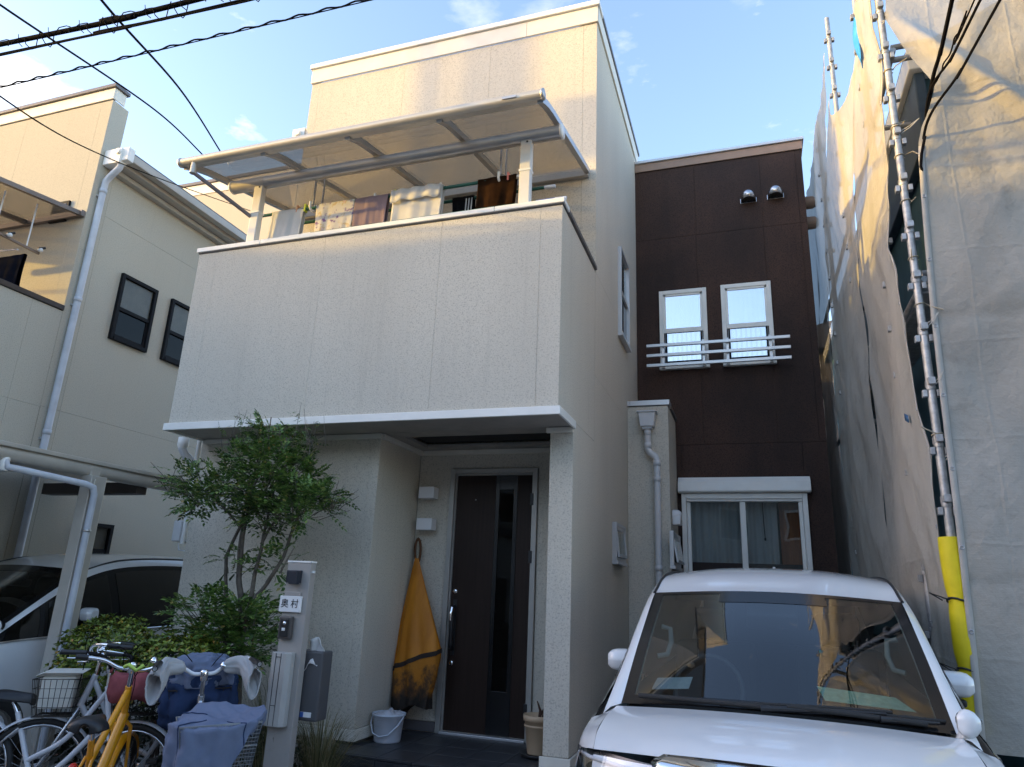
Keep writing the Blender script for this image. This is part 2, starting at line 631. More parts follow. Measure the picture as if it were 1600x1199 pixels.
m.box(XL - .03, XR + .022, 4.922, 4.948, zb0 - .07, zb0 - .004).box(XR + .002, XR + .022, 4.9485, 5.438, zb0 - .07, zb0 - .004).box(XL - .03, XL - .004, 4.9485, 5.438, zb0 - .07, zb0 - .004)
m.build("soffit_fascia", TRIM, house, bev=0.004)
# soffit with the recess over the porch
m = MB()
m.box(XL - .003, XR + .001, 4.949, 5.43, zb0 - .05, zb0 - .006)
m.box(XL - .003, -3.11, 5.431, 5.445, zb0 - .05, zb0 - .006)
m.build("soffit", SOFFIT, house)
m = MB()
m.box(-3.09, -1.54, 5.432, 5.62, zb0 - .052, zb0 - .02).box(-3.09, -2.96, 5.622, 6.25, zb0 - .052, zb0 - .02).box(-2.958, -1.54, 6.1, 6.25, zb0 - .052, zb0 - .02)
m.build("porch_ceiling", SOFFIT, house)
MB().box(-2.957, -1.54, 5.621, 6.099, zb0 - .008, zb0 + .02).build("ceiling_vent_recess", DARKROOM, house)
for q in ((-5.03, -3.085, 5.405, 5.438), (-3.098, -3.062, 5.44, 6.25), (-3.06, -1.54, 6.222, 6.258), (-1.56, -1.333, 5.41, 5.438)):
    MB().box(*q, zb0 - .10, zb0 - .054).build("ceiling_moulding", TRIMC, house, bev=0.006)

# --- ground floor wall block at the left and the porch walls
w = MB().box(-5.06, -3.112, 5.452, 8.9, 0.05, 2.93)
blk = w.build("ground_floor_wall", SEAL, house)
panels(blk, 'y', 5.44, -1, [-5.075, -4.05, -3.19, -3.1], [0.49, 2.90], SIDING)
panels(blk, 'x', -3.098, 1, [5.442, 5.54, 6.255], [0.49, 2.90], SIDING)
panels(blk, 'x', -5.075, -1, [5.442, 5.6, 7.2, 8.9], [0.49, 2.90], SIDING)
m = MB().box(-5.09, -3.082, 5.424, 5.4385, 0.40, 0.486).box(-3.0965, -3.080, 5.4386, 6.24, 0.40, 0.486)
m.build("base_flashing", TRIMC, house, bev=0.003)
MB().box(-5.05, -3.115, 5.47, 8.8, -0.02, 0.41).build("foundation", CONCRETE, house)
MB().box(-3.262, -3.10, 5.449, 6.25, 0.02, 0.40).build("porch_skirting", TILE, house)
w = MB().box(-3.09, -1.35, 6.275, 6.40, 0.3, 2.93)
dw = w.build("porch_back_wall", SEAL, house)
panels(dw, 'y', 6.26, -1, [-3.097, -2.752], [0.46, 2.90], SIDING)
panels(dw, 'y', 6.26, -1, [-1.862, -1.53], [0.46, 2.90], SIDING)
panels(dw, 'y', 6.26, -1, [-2.752, -1.862], [2.722, 2.90], SIDING)
for q in ((-3.08, -2.757), (-1.857, -1.54)):
    MB().box(*q, 6.246, 6.2595, 0.376, 0.455).build("base_flashing", GREYMETAL, house)

# --- pillar + long right wall
w = MB().box(-1.518, XR - .013, 5.453, 6.26, 0.05, 2.93).box(XR - .2, XR - .013, 6.262, 9.12, 0.05, 4.0).box(-1.75, XR - .013, 6.273, 9.12, 4.0, 7.75)
rw = w.build("right_wall", SEAL, house)
panels(rw, 'y', 5.44, -1, [-1.53, XR], [0.46, 2.90], SIDING)
panels(rw, 'x', -1.531, -1, [5.442, 6.258], [0.46, 2.90], SIDING)
panels(rw, 'x', XR, 1, [5.441, 6.2535], [0.46, zb0 - .001], SIDING)
panels(rw, 'x', XR, 1, [6.2535, 8.045, 9.14], [0.46, 3.60], SIDING)
panels(rw, 'x', XR, 1, [6.2535, 8.045, 9.14], [3.60, 4.68], SIDING)
panels(rw, 'x', XR, 1, [6.262, 9.14], [4.68, 7.74], SIDING)
m = MB().box(-1.552, XR + .016, 5.424, 5.4385, 0.385, 0.457).box(XR + .001, XR + .016, 5.439, 8.10, 0.385, 0.457)
m.build("base_flashing", TRIMC, house, bev=0.003)
MB().box(-1.525, XR - .01, 5.47, 8.1, -0.02, 0.39).build("foundation", CONCRETE, house)

# --- tower
w = MB().box(XL + .014, XR - .21, 6.274, 6.42, 3.6, 7.75)
tw = w.build("tower_wall", SEAL, house)
panels(tw, 'y', 6.26, -1, [XL, -4.93, -3.72, -2.6, -1.49, XR], [3.66, 7.735], SIDING)
panels(tw, 'x', XL, -1, [6.262, 6.42], [3.66, 7.735], SIDING)
m = MB().box(XL - .012, -2.16, 6.236, 6.258, 7.74, 7.945).box(-2.157, XR + .012, 6.236, 6.258, 7.74, 7.945)
m.box(XR + .001, XR + .02, 6.2585, 9.17, 7.74, 7.945).box(XL - .012, XL, 6.2585, 6.42, 7.74, 7.945)
m.build("fascia", TRIMC, house, bev=0.003)
m = MB().box(XL - .035, -3.55, 6.21, 6.44, 7.95, 8.015).box(-3.547, -1.72, 6.21, 6.44, 7.95, 8.015).box(-1.717, XR + .035, 6.21, 6.44, 7.95, 8.015)
m.build("roof_coping", TRIM, house, bev=0.004)
MB().box(XR - .25, XR + .035, 6.442, 9.2, 7.95, 8.005).box(XL + .1, XR - .25, 6.5, 9.2, 7.6, 7.93).build("roof_edge", GREYMETAL, house, bev=0.003)
# lower roof and eave behind the tower at the left
m = MB().prism([(XL - .28, 7.06), (XR - .3, 7.55), (XR - .3, 7.62), (XL - .28, 7.14)], 'y', 6.43, 8.9)
m.build("roof", GREYMETAL, house)
m = MB().box(XL, XR - .22, 6.43, 8.88, 2.9, 7.0)
m.build("upper_wall", SIDING, house)
m = MB().box(XL - .17, XL - .05, 6.42, 8.95, 6.98, 7.06).box(XL - .2, XL - .02, 6.26, 6.418, 6.93, 7.10).tube([(XL - .11, 6.22, 7.02), (XL - .11, 6.27, 7.02)], 0.045, 10)
m.build("eave_gutter", TRIM, house, bev=0.004)

# --- windows -----------------------------------------------------------------------
def sash_window_y(x0, x1, z0, z1, y, frame_mat, pane_up, pane_lo, mid):
    """double hung window on a wall facing -y (front plane y)"""
    f = 0.055
    m = MB()
    m.box(x0, x0 + f, y - .035, y - .0015, z0, z1).box(x1 - f, x1, y - .035, y - .0015, z0, z1)
    m.box(x0 + f, x1 - f, y - .035, y - .0015, z1 - f, z1).box(x0 + f, x1 - f, y - .035, y - .0015, z0, z0 + f)
    fr = m.build("window", frame_mat, house, bev=0.004)
    m = MB()
    zi = z0 + mid
    m.box(x0 + f, x0 + f + .03, y - .024, y - .002, zi, z1 - f).box(x1 - f - .03, x1 - f, y - .024, y - .002, zi, z1 - f)
    m.box(x0 + f, x1 - f, y - .028, y - .002, zi - .03, zi + .03)
    m.box(x0 + f, x1 - f, y - .024, y - .002, z1 - f - .03, z1 - f - .0005)
    m.build("sash", frame_mat, fr, bev=0.002)
    m = MB()
    a, b = x0 + f + .02, x1 - f - .02
    m.box(a, a + .02, y - .016, y - .002, z0 + f, zi - .031).box(b - .02, b, y - .016, y - .002, z0 + f, zi - .031).box(a + .021, b - .021, y - .016, y - .002, z0 + f, z0 + f + .03)
    m.build("sash", BLACKM, fr)
    MB().box(x0 + f + .03, x1 - f - .03, y - .014, y - .011, zi + .03, z1 - f - .03).build("pane", pane_up, fr)
    MB().box(a + .02, b - .02, y - .008, y - .005, z0 + f + .03, zi - .031).build("pane", pane_lo, fr)
    P = [[(lerp(x0 + f + .01, x1 - f - .01, i / 40), y - .0045 + .0015 * math.sin(i * 1.3), z) for i in range(41)] for z in (z0 + f + .01, z1 - f - .01)]
    MB().grid(P).build("blind", plain("pale blind", (.40, .42, .45), .8), fr)
    MB().box(x0 - .01, x1 + .01, y - .06, y - .0, z0 - .035, z0 - .001).build("sill", frame_mat, fr, bev=0.004)
    return fr

# --- brown wing
YB = 8.95
w = MB().box(XR - .013, 0.897, YB + .014, YB + .2, 0.05, 2.02).box(XR - .013, -0.79, YB + .014, YB + .2, 2.02, 2.76).box(0.63, 0.897, YB + .014, YB + .2, 2.02, 2.76)
w.box(XR - .013, 0.897, YB + .014, YB + .2, 2.76, 7.62)
w.box(0.75, 0.897, YB + .2, 11.5, 0.05, 7.62)
bw = w.build("brown_wall", plain("dark sealant", (0.03, 0.02, 0.018), 0.8), house)
for us, zs in (([XR, -1.27, -0.505, 0.37, 0.83, 0.91], [6.40, 7.50]), ([XR, -0.51, 0.365, 0.83, 0.91], [3.46, 6.40]),
               ([XR, -0.79], [0.4, 3.46]), ([0.63, 0.91], [0.4, 3.46]), ([-0.79, 0.63], [2.75, 3.46]), ([-0.79, 0.63], [0.4, 0.78])):
    panels(bw, 'y', YB, -1, us, zs, BROWN, gap=0.0016)
panels(bw, 'x', 0.911, 1, [YB + .002, 9.5, 11.5], [0.4, 3.46, 6.40, 7.50], BROWN)
m = MB().box(XR + .001, 0.93, YB - .02, YB - .0015, 7.505, 7.63).box(0.912, 0.93, YB - .001, 11.5, 7.505, 7.63)
m.build("fascia", BROWNTRIM, house, bev=0.003)
m = MB().box(XR + .001, 0.955, YB - .045, YB + .2, 7.635, 7.675).box(0.7, 0.955, YB + .2, 11.5, 7.635, 7.675)
m.build("roof_coping", SILVER, house, bev=0.003)
MB().box(XR, 0.7, YB + .2, 11.5, 7.4, 7.6).build("roof", GREYMETAL, house)
sash_window_y(-1.025, -0.405, 4.50, 5.59, YB, TRIM, SKYGLASS, SKYGLASS, 0.51)
sash_window_y(-0.22, 0.405, 4.50, 5.60, YB, TRIM, SKYGLASS, SKYGLASS, 0.51)
# window guard of three bars on brackets
rail0 = MB().box(-1.17, 0.57, 8.759, 8.764, 4.60, 4.62).build("window_guard", SILVER, house)
for x in (-0.97, -0.46, -0.165, 0.35):
    fm_ = MB()
    fm_.box(x - .018, x + .018, 8.765, 8.80, 4.44, 4.80).box(x - .015, x + .015, 8.80, YB - .03, 4.47, 4.50).box(x - .015, x + .015, 8.80, YB - .03, 4.74, 4.77)
    fm_.build("guard_bracket", SILVER, rail0, bev=0.003)
for z in (4.745, 4.61, 4.475):
    MB().box(-1.18, 0.58, 8.725, 8.758, z - .02, z + .02).build("guard_rail", SILVER, rail0, bev=0.004)
# hooded vents
def vent_hood(cx, cy, cz, mat):
    r, d, h = 0.098, 0.15, 0.065
    rows = [[(cx + r * math.cos(a), cy - .012 - d * math.sin(a), cz - h) for a in [math.pi * k / 16 for k in range(17)]]]
    for b in [math.pi / 2 * q / 8 for q in range(9)]:
        rows.append([(cx + r * math.cos(a) * math.cos(b), cy - .012 - d * math.sin(a) * math.cos(b), cz + r * math.sin(b)) for a in [math.pi * k / 16 for k in range(17)]])
    hood = MB().grid(rows).build("vent_hood", mat, house, solid=0.004)
    MB().box(cx - r - .008, cx + r + .008, cy - .012, cy - .001, cz - h - .01, cz + .0).build("vent_flange", mat, hood, bev=0.003)
    m = MB()
    for k in range(4):
        m.box(cx - r + .008, cx + r - .008, cy - .11 + k * .025, cy - .10 + k * .025, cz - h + .012, cz - h + .02)
    m.build("vent_grille", DARKROOM, hood, kind="stuff")
    return hood
vent_hood(0.20, YB, 6.86, STEEL)
vent_hood(0.545, YB, 6.87, STEEL)
for z in (6.83, 6.52):
    hd = MB().lathe([(0.0, 0.17), (0.05, 0.165), (0.085, 0.12), (0.09, 0.0)], (0.912, 9.22, z), 16, axis='x').build("vent_hood", BROWNTRIM, house)
# roller shutter window with a real room behind
m = MB().prism([(YB - .001, 2.842), (YB - .12, 2.842), (YB - .135, 2.86), (YB - .125, 2.97), (YB - .06, 3.035), (YB - .001, 3.035)], 'x', -0.835, 0.685)
sh = m.build("shutter_box", TRIM, house, bev=0.004)
m = MB().box(-0.80, -0.745, YB - .07, YB + .06, 0.78, 2.838).box(0.585, 0.64, YB - .07, YB + .06, 0.78, 2.838).box(-0.744, 0.584, YB - .07, YB + .06, 2.772, 2.838)
m.build("shutter_guide", TRIM, sh, bev=0.004)
m = MB().box(-0.743, 0.583, YB - .05, YB + .06, 2.742, 2.771).box(-0.743, 0.583, YB - .04, YB + .06, 0.78, 0.84)
m.box(-0.742, -0.70, YB - .01, YB + .05, 0.842, 2.741).box(0.54, 0.582, YB - .03, YB + .02, 0.842, 2.741)
sw = m.build("sliding_window", TRIM, house, bev=0.003)
MB().box(-0.12, -0.055, YB - .035, YB - .002, 0.842, 2.741).build("sash", TRIM, sw, bev=0.003)
MB().box(-0.70, -0.12, YB + .015, YB + .021, 0.85, 2.735).build("pane", PANE, sw)
MB().box(-0.056, 0.54, YB - .012, YB - .006, 0.85, 2.735).build("pane", PANE, sw)
m = MB().box(-1.3, -1.28, YB + .2, 11.4, 0.4, 2.9).box(0.72, 0.74, YB + .2, 11.4, 0.4, 2.9).box(-1.3, 0.74, 11.4, 11.42, 0.4, 2.9).box(-1.3, 0.74, YB + .2, 11.42, 2.9, 2.92).box(-1.3, 0.74, YB + .2, 11.42, 0.38, 0.4)
m.build("room", WALLIN, house)
LACE = cloth("white lace curtain", (0.75, 0.76, 0.78), 0.35, 0.12, 0.06)
P = []
for k in range(2):
    P.append([(lerp(-0.72, 0.30, i / 80), YB + .16 + .022 * math.sin(i * 0.85) + .01 * math.sin(i * 0.31), (0.85, 2.78)[k]) for i in range(81)])
MB().grid(P).build("lace_curtain", LACE, house)
WOODIN = plain("brown interior wood", (0.34, 0.10, 0.03), 0.45, var=0.35, scale=4, stretch=(6, 6, 0.6))
MB().box(0.33, 0.70, 9.28, 9.31, 0.4, 2.8).build("interior_door", WOODIN, house, bev=0.004)
m = MB().tube([(0.14, YB + .1, 2.75), (0.145, YB + .1, 2.45), (0.15, YB + .1, 2.32)], 0.006, 6).lathe([(0.0, -.02), (0.012, -.012), (0.012, .012), (0.0, .02)], (0.15, YB + .1, 2.31), 8)
m.build("curtain_cord", BLACKP, house)

# --- bump-out beside the brown wing
YU, XU = 8.10, -0.855
bu = MB().box(XR + .002, XU - .014, YU + .014, YB - .002, 0.05, 3.74).build("annex_wall", SEAL, house)
panels(bu, 'y', YU, -1, [XR + .003, XU], [0.4, 3.42, 3.76], SIDING)
panels(bu, 'x', XU, 1, [YU + .002, YB - .003], [0.4, 3.42, 3.76], SIDING)
MB().box(XR + .003, -1.30, YU - .02, YU + .2, 3.768, 3.83).box(-1.297, XU + .02, YU - .02, YU + .2, 3.768, 3.83).build("annex_coping", SILVER, house, bev=0.004)
MB().box(XR + .003, XU + .02, YU + .202, YB - .003, 3.768, 3.82).build("annex_coping", GREYMETAL, house, bev=0.004)
m = MB().prism([(-1.185, 3.66), (-0.985, 3.66), (-1.01, 3.49), (-1.16, 3.49)], 'y', YU - .15, YU - .002).box(-1.20, -0.97, YU - .17, YU - .002, 3.655, 3.672).box(-1.14, -1.03, YU - .13, YU - .03, 3.46, 3.492)
hop = m.build("rainwater_hopper", PVC, house, bev=0.004)
MB().tube([(-1.085, 8.02, 3.47), (-1.085, 8.02, 3.30), (-1.085, 8.02, 3.23), (-1.065, 8.02, 3.19), (-1.0, 8.02, 3.14), (-0.985, 8.02, 3.09), (-0.985, 8.02, 2.9), (-0.985, 8.02, 0.1)], 0.037, 14).build("drain_pipe", PVC, hop)
for x, z in ((-1.085, 3.42), (-1.085, 3.27), (-0.985, 3.06), (-0.985, 2.88), (-0.985, 1.9), (-0.985, 0.9)):
    MB().lathe([(0.037, -.03), (0.042, -.03), (0.042, .03), (0.037, .03)], (x, 8.02, z), 14).build("pipe_joint", PVC, hop)

# --- windows in the long right wall (face looks along +x)
def side_window(y0, y1, z0, z1, x, mid=None, tilt=0.0):
    f = 0.04
    m = MB()
    m.box(x, x + .045, y0, y0 + f, z0, z1).box(x, x + .045, y1 - f, y1, z0, z1).box(x, x + .045, y0 + f, y1 - f, z1 - f, z1).box(x, x + .045, y0 + f, y1 - f, z0, z0 + f)
    fr = m.build("window", SILVER, house, bev=0.004)
    if mid:
        zi = z0 + mid
        MB().box(x + .002, x + .03, y0 + f, y1 - f, zi - .025, zi + .025).box(x + .001, x + .02, y0 + f, y0 + f + .03, zi + .025, z1 - f).box(x + .001, x + .02, y1 - f - .03, y1 - f, zi + .025, z1 - f).build("sash", SILVER, fr, bev=0.002)
        MB().box(x + .004, x + .008, y0 + f, y1 - f, z0 + f, zi - .025).build("pane", DARKPANE, fr)
        MB().box(x + .010, x + .013, y0 + f + .03, y1 - f - .03, zi + .025, z1 - f).build("pane", PANE, fr)
        MB().box(x + .0005, x + .003, y0 + f, y1 - f, z0 + f, z1 - f).build("curtain", DARKROOM, fr)  # dark sheet painted in for the unlit room behind both panes
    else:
        MB().box(x + .0005, x + .003, y0 + f, y1 - f, z0 + f, z1 - f).build("curtain", DARKROOM, fr)  # dark stand-in for the unlit room behind the tilted sash
        a, b = Vector((x + .03, 0, z1 - f)), Vector((x + .03 + tilt, 0, z0 + f))
        s = MB()
        for ya, yb in ((y0 + f + .004, y0 + f + .03), (y1 - f - .03, y1 - f - .004)):
            s.bar((a.x, (ya + yb) / 2, a.z), (b.x, (ya + yb) / 2, b.z), 0.026, 0.02, (1, 0, 0))
        for q in (a + (b - a) * 0.05, a + (b - a) * 0.95):
            s.bar((q.x, y0 + f + .03, q.z), (q.x, y1 - f - .03, q.z), 0.02, 0.03, (0, 0, 1))
        s.build("sash", SILVER, fr, bev=0.002)
        q = [a + (b - a) * 0.08, a + (b - a) * 0.92]
        MB().add([(q[0].x, y0 + .07, q[0].z), (q[0].x, y1 - .07, q[0].z), (q[1].x, y1 - .07, q[1].z), (q[1].x, y0 + .07, q[1].z)], [(0, 1, 2, 3)]).build("pane", PANE, fr, solid=0.004)
    MB().box(x, x + .06, y0 - .01, y1 + .01, z0 - .035, z0 - .001).build("sill", SILVER, fr, bev=0.003)
    return fr
side_window(7.50, 8.11, 4.49, 5.59, XR, 0.56)
side_window(7.14, 7.70, 1.93, 2.31, XR, None, 0.03)
side_window(7.93, 8.72, 1.93, 2.30, XU, None, 0.05)
m = MB().lathe([(0.0, 0.10), (0.05, 0.098), (0.075, 0.06), (0.078, 0.0)], (XU, 8.37, 2.50), 16, axis='x').box(XU, XU + .09, 8.295, 8.445, 2.40, 2.50)
m.build("vent_hood", WHITEP, house, bev=0.01)

# --- front door
YD = 6.26
m = MB()
m.box(-2.748, -2.70, YD - .03, YD + .05, 0.374, 2.715).box(-1.913, -1.866, YD - .03, YD + .05, 0.374, 2.715).box(-2.70, -1.913, YD - .03, YD + .05, 2.668, 2.715)
m.box(-2.70, -2.688, YD + .0, YD + .05, 0.374, 2.668).box(-1.925, -1.913, YD + .0, YD + .05, 0.374, 2.668).box(-2.688, -1.925, YD + .0, YD + .05, 2.655, 2.668)
fr = m.build("door_frame", plain("dull silver door frame", (0.42, 0.40, 0.37), 0.4, metal=0.3, var=0.06), house, bev=0.003)
MB().box(-2.70, -1.913, YD - .05, YD + .06, 0.372, 0.392).build("threshold", SILVER, fr, bev=0.003)
DOORB = plain("dark brown door laminate", (0.030, 0.018, 0.014), 0.45, var=0.2, scale=3, stretch=(14, 1, 0.6), bmp=0.08, spec=0.2)
m = MB().box(-2.684, -2.285, YD + .006, YD + .045, 0.396, 2.652).box(-2.065, -1.928, YD + .006, YD + .045, 0.396, 2.652)
leaf = m.build("front_door", DOORB, house, bev=0.004)
BLKG = plain("black door glazing surround", (0.010, 0.010, 0.011), 0.22)
MB().box(-2.284, -2.245, YD + .002, YD + .045, 0.396, 2.652).box(-2.105, -2.066, YD + .002, YD + .045, 0.396, 2.652).box(-2.245, -2.105, YD + .004, YD + .045, 2.515, 2.652).box(-2.245, -2.105, YD + .004, YD + .045, 0.396, 0.75).build("glazing_frame", BLKG, leaf, bev=0.002)
MB().box(-2.245, -2.105, YD + .014, YD + .018, 0.75, 2.515).build("pane", BLACKPANE, leaf)
m = MB()
for k in range(9):
    x = -2.236 + k * 0.0155
    m.box(x, x + .004, YD + .026, YD + .032, 0.75, 2.515)
for z in (1.0, 1.55, 2.05):
    m.box(-2.245, -2.105, YD + .033, YD + .037, z, z + .006)
m.build("grille", plain("grey grille", (0.10, 0.10, 0.11), 0.5), leaf)
MB().box(-2.245, -2.105, YD + .06, YD + .07, 0.7, 2.56).build("back_lining", DARKROOM, leaf)
m = MB().tube([(-2.635, YD - .0, 1.44), (-2.635, YD - .05, 1.43), (-2.635, YD - .06, 1.40), (-2.632, YD - .062, 1.24), (-2.632, YD - .06, 1.12), (-2.632, YD - .05, 1.09), (-2.632, YD - .0, 1.08)], [0.016, 0.02, 0.021, 0.018, 0.021, 0.02, 0.016], 10)
hdl = m.build("handle", BLACKP, leaf)
MB().box(-2.655, -2.615, YD - .002, YD + .006, 1.02, 1.50).build("handle_plate", BLACKP, hdl if False else leaf, bev=0.003)
MB().tube([(-2.635, YD - .062, 1.43), (-2.634, YD - .085, 1.38), (-2.634, YD - .085, 1.32)], [0.018, 0.016, 0.012], 10).build("handle", CHROME, leaf)
for z in (1.575, 0.955):
    MB().lathe([(0.0, -.014), (0.016, -.014), (0.022, -.008), (0.024, .006)], (-2.637, YD - .0, z), 16, axis='y').build("lock", CHROME, leaf)
MB().lathe([(0.0, -.006), (0.007, -.004), (0.009, .006)], (-2.485, YD, 2.42), 10, axis='y').build("peephole", CHROME, leaf)
for z in (2.42, 1.90, 0.62):
    MB().box(-1.93, -1.90, YD - .04, YD + .004, z - .055, z + .055).build("hinge", BLACKP, leaf, bev=0.003)

# --- porch wall lamps
for z in (2.475, 2.175):
    l0 = MB().box(-3.025, -2.865, 6.12, 6.235, z - .055, z + .055).build("porch_lamp", LAMPW, house, bev=0.006)
    MB().box(-3.0, -2.89, 6.235, 6.2595, z - .045, z + .045).build("lamp_base", SILVER, l0)

# --- left corner downpipe
m = MB().tube([(-5.21, 5.33, 2.885), (-5.21, 5.33, 2.80), (-5.19, 5.36, 2.74), (-5.13, 5.55, 2.60), (-5.125, 5.60, 2.54), (-5.125, 5.60, 0.1)], 0.04, 14)
dp = m.build("drain_pipe", PVC, house)
MB().lathe([(0.0, .045), (0.05, .045), (0.052, -.03), (0.04, -.06)], (-5.21, 5.33, 2.86), 16).build("pipe_cup", TRIM, dp)
MB().tube([(-5.105, 5.425, 2.90), (-5.105, 5.425, 1.9)], 0.022, 10).build("drain_pipe", TRIM, house)

# ================================================================ balcony awning
awn = thing("balcony_awning", "polycarbonate awning on aluminium posts over the laundry balcony", "awning", (-3.2, 5.4, 4.7))
POLY, _nt, _N, _L, _b = nodes_of("tinted polycarbonate")
_N.remove(_b)
_a, _bb, _cc = _N.new("ShaderNodeBsdfTransparent"), _N.new("ShaderNodeBsdfTranslucent"), _N.new("ShaderNodeBsdfGlossy")
_a.inputs['Color'].default_value = (.52, .50, .465, 1)
_bb.inputs['Color'].default_value = (.5, .46, .40, 1)
_cc.inputs['Roughness'].default_value = .05
_f = _N.new("ShaderNodeFresnel")
_ge = _N.new("ShaderNodeNewGeometry")
_io = _N.new("ShaderNodeMix")
_io.inputs['A'].default_value = 1.45
_io.inputs['B'].default_value = 1 / 1.45
_L.new(_ge.outputs['Backfacing'], _io.inputs['Factor'])
_L.new(_io.outputs['Result'], _f.inputs['IOR'])
_q, _w = _N.new("ShaderNodeMixShader"), _N.new("ShaderNodeMixShader")
_q.inputs[0].default_value = .07
_L.new(_a.outputs[0], _q.inputs[1])
_L.new(_bb.outputs[0], _q.inputs[2])
_L.new(_f.outputs[0], _w.inputs[0])
_L.new(_q.outputs[0], _w.inputs[1])
_L.new(_cc.outputs[0], _w.inputs[2])
_L.new(_w.outputs[0], _N.get('Material Output').inputs['Surface'])
ax0, ax1 = -4.96, -1.42
def az(y):
    t = (6.25 - y) / (6.25 - 4.5)
    return 5.83 - 0.40 * t - (0.05 * max(0, (t - .82) / .18) ** 2)
rafters = [ax0 + (ax1 - ax0) * k / 4 for k in range(5)]
ys = [6.22, 5.8, 5.4, 5.0, 4.8, 4.66, 4.56, 4.5]
for k in range(4):
    P = [[(x, y, az(y) + .012) for x in (rafters[k] + .018, rafters[k + 1] - .018)] for y in ys]
    MB().grid(P, smooth=False).build("roof_panel", POLY, awn, solid=0.004)
for k, x in enumerate(rafters):
    wd = 0.05
    m = MB()
    for a, b in zip(ys[:-1], ys[1:]):
        m.bar((x, a, az(a) - .008), (x, b, az(b) - .008), wd, 0.055, (0, 0, 1))
    m.build("rafter", ALU, awn)
m = MB().tube([(ax0 - .03, 4.475, 5.40), (ax1 + .03, 4.475, 5.40)], 0.042, 12).box(ax0, ax1, 4.50, 4.55, 5.375, 5.40)
gt = m.build("front_gutter", ALUCREAM, awn)
for x in (ax0 - .03, ax1 + .03):
    MB().lathe([(0.0, -.012), (0.046, -.012), (0.048, 0), (0.046, .012), (0.0, .012)], (x, 4.475, 5.40), 14, axis='x').build("end_cap", ALU, gt)
MB().box(-1.72, -1.60, 4.425, 4.432, 5.385, 5.405).build("label_plate", ALU, gt)
MB().box(ax0 - .01, ax1 + .01, 6.20, 6.259, 5.76, 5.86).build("wall_plate", ALU, awn, bev=0.005)
bm_ = MB().tube([(-4.83, 5.02, 5.435), (-1.385, 5.02, 5.435)], 0.062, 16).build("beam", ALU, awn)
MB().tube([(-4.83, 5.02, 5.435), (-4.44, 5.02, 5.435)], 0.064, 16).build("beam_sleeve", ALUCREAM, bm_)
for x in (-4.84, -1.375):
    MB().lathe([(0.0, -.01), (0.066, -.01), (0.068, 0), (0.066, .01), (0.0, .01)], (x, 5.02, 5.435), 16, axis='x').build("beam_cap", TRIM, bm_)
for x in (-4.495, -1.69):
    p = MB().box(x - .05, x + .05, 4.985, 5.055, 4.733, 5.43).build("post", plain("cream post", (0.72, 0.69, 0.63), 0.4, var=0.05), awn, bev=0.008)
    MB().lathe([(0.0, -.006), (0.009, -.004), (0.01, .002)], (x + .012, 4.985, 5.37), 8, axis='y').build("bolt", BLACKP, p)
    MB().box(x - .054, x + .054, 4.98, 5.06, 5.08, 5.10).build("post_collar", TRIM, p)
br = MB().tube([(-4.83, 4.48, 5.275), (-4.68, 4.75, 5.16), (-4.54, 5.0, 5.05)], 0.020, 10).build("gutter_outlet_pipe", plain("mauve grey pipe", (0.22, 0.19, 0.20), 0.5), awn)
MB().tube([(-4.83, 4.475, 5.38), (-4.83, 4.475, 5.26)], [0.026, 0.030], 12).build("outlet_cup", ALUCREAM, br)
# hanger arms that hold the laundry poles
POLES_Y = (5.16, 5.30)
for x in (-3.95, -1.98):
    for y in POLES_Y:
        ar = MB().bar((x, y, az(y) - .02), (x, y, 5.19), 0.022, 0.012).build("hanger_arm", ALU, awn, bev=0.002)
        MB().tube([(x, y - .045, 5.20), (x, y - .045, 5.14), (x, y - .03, 5.125), (x, y, 5.118), (x, y + .03, 5.125), (x, y + .045, 5.14), (x, y + .045, 5.20)], 0.012, 8).build("pole_hook", WHITEP, ar)
# ================================================================ laundry on the balcony
GREENP = plain("dark green laundry pole", (0.012, 0.10, 0.075), 0.35, var=0.1)
BLUEP = plain("pale blue pole end", (0.16, 0.34, 0.75), 0.4)
def pole(name, label, x0, x1, y, z, colour, ends, grp="laundry poles on the balcony"):
    t = thing(name, label, "laundry pole", ((x0 + x1) / 2, y, z), grp)
    MB().tube([(x0, y, z), (x1, y, z)], 0.016, 10).build("pole", colour, t)
    for x, s in ((x0, -1), (x1, 1)):
        MB().tube([(x, y, z), (x + s * 0.10, y, z)], 0.018, 10).build("pole_end", ends, t)
    return t
pole("laundry_pole", "dark green laundry pole behind the white post, towels draped over it", -4.55, -1.86, 5.16, 5.15, GREENP, WHITEP)
pole("laundry_pole", "green laundry pole of the second row, behind the towels", -4.3, -1.62, 5.36, 5.13, GREENP, WHITEP)
pole("laundry_pole", "pole with a pale blue end sticking out past the right balcony post", -3.9, -1.45, 5.12, 4.84, GREENP, WHITEP)
MB().tube([(-1.62, 5.12, 4.84), (-1.44, 5.12, 4.84)], 0.0175, 10).build("blue_sleeve", BLUEP, bpy.data.objects["laundry_pole.002"])


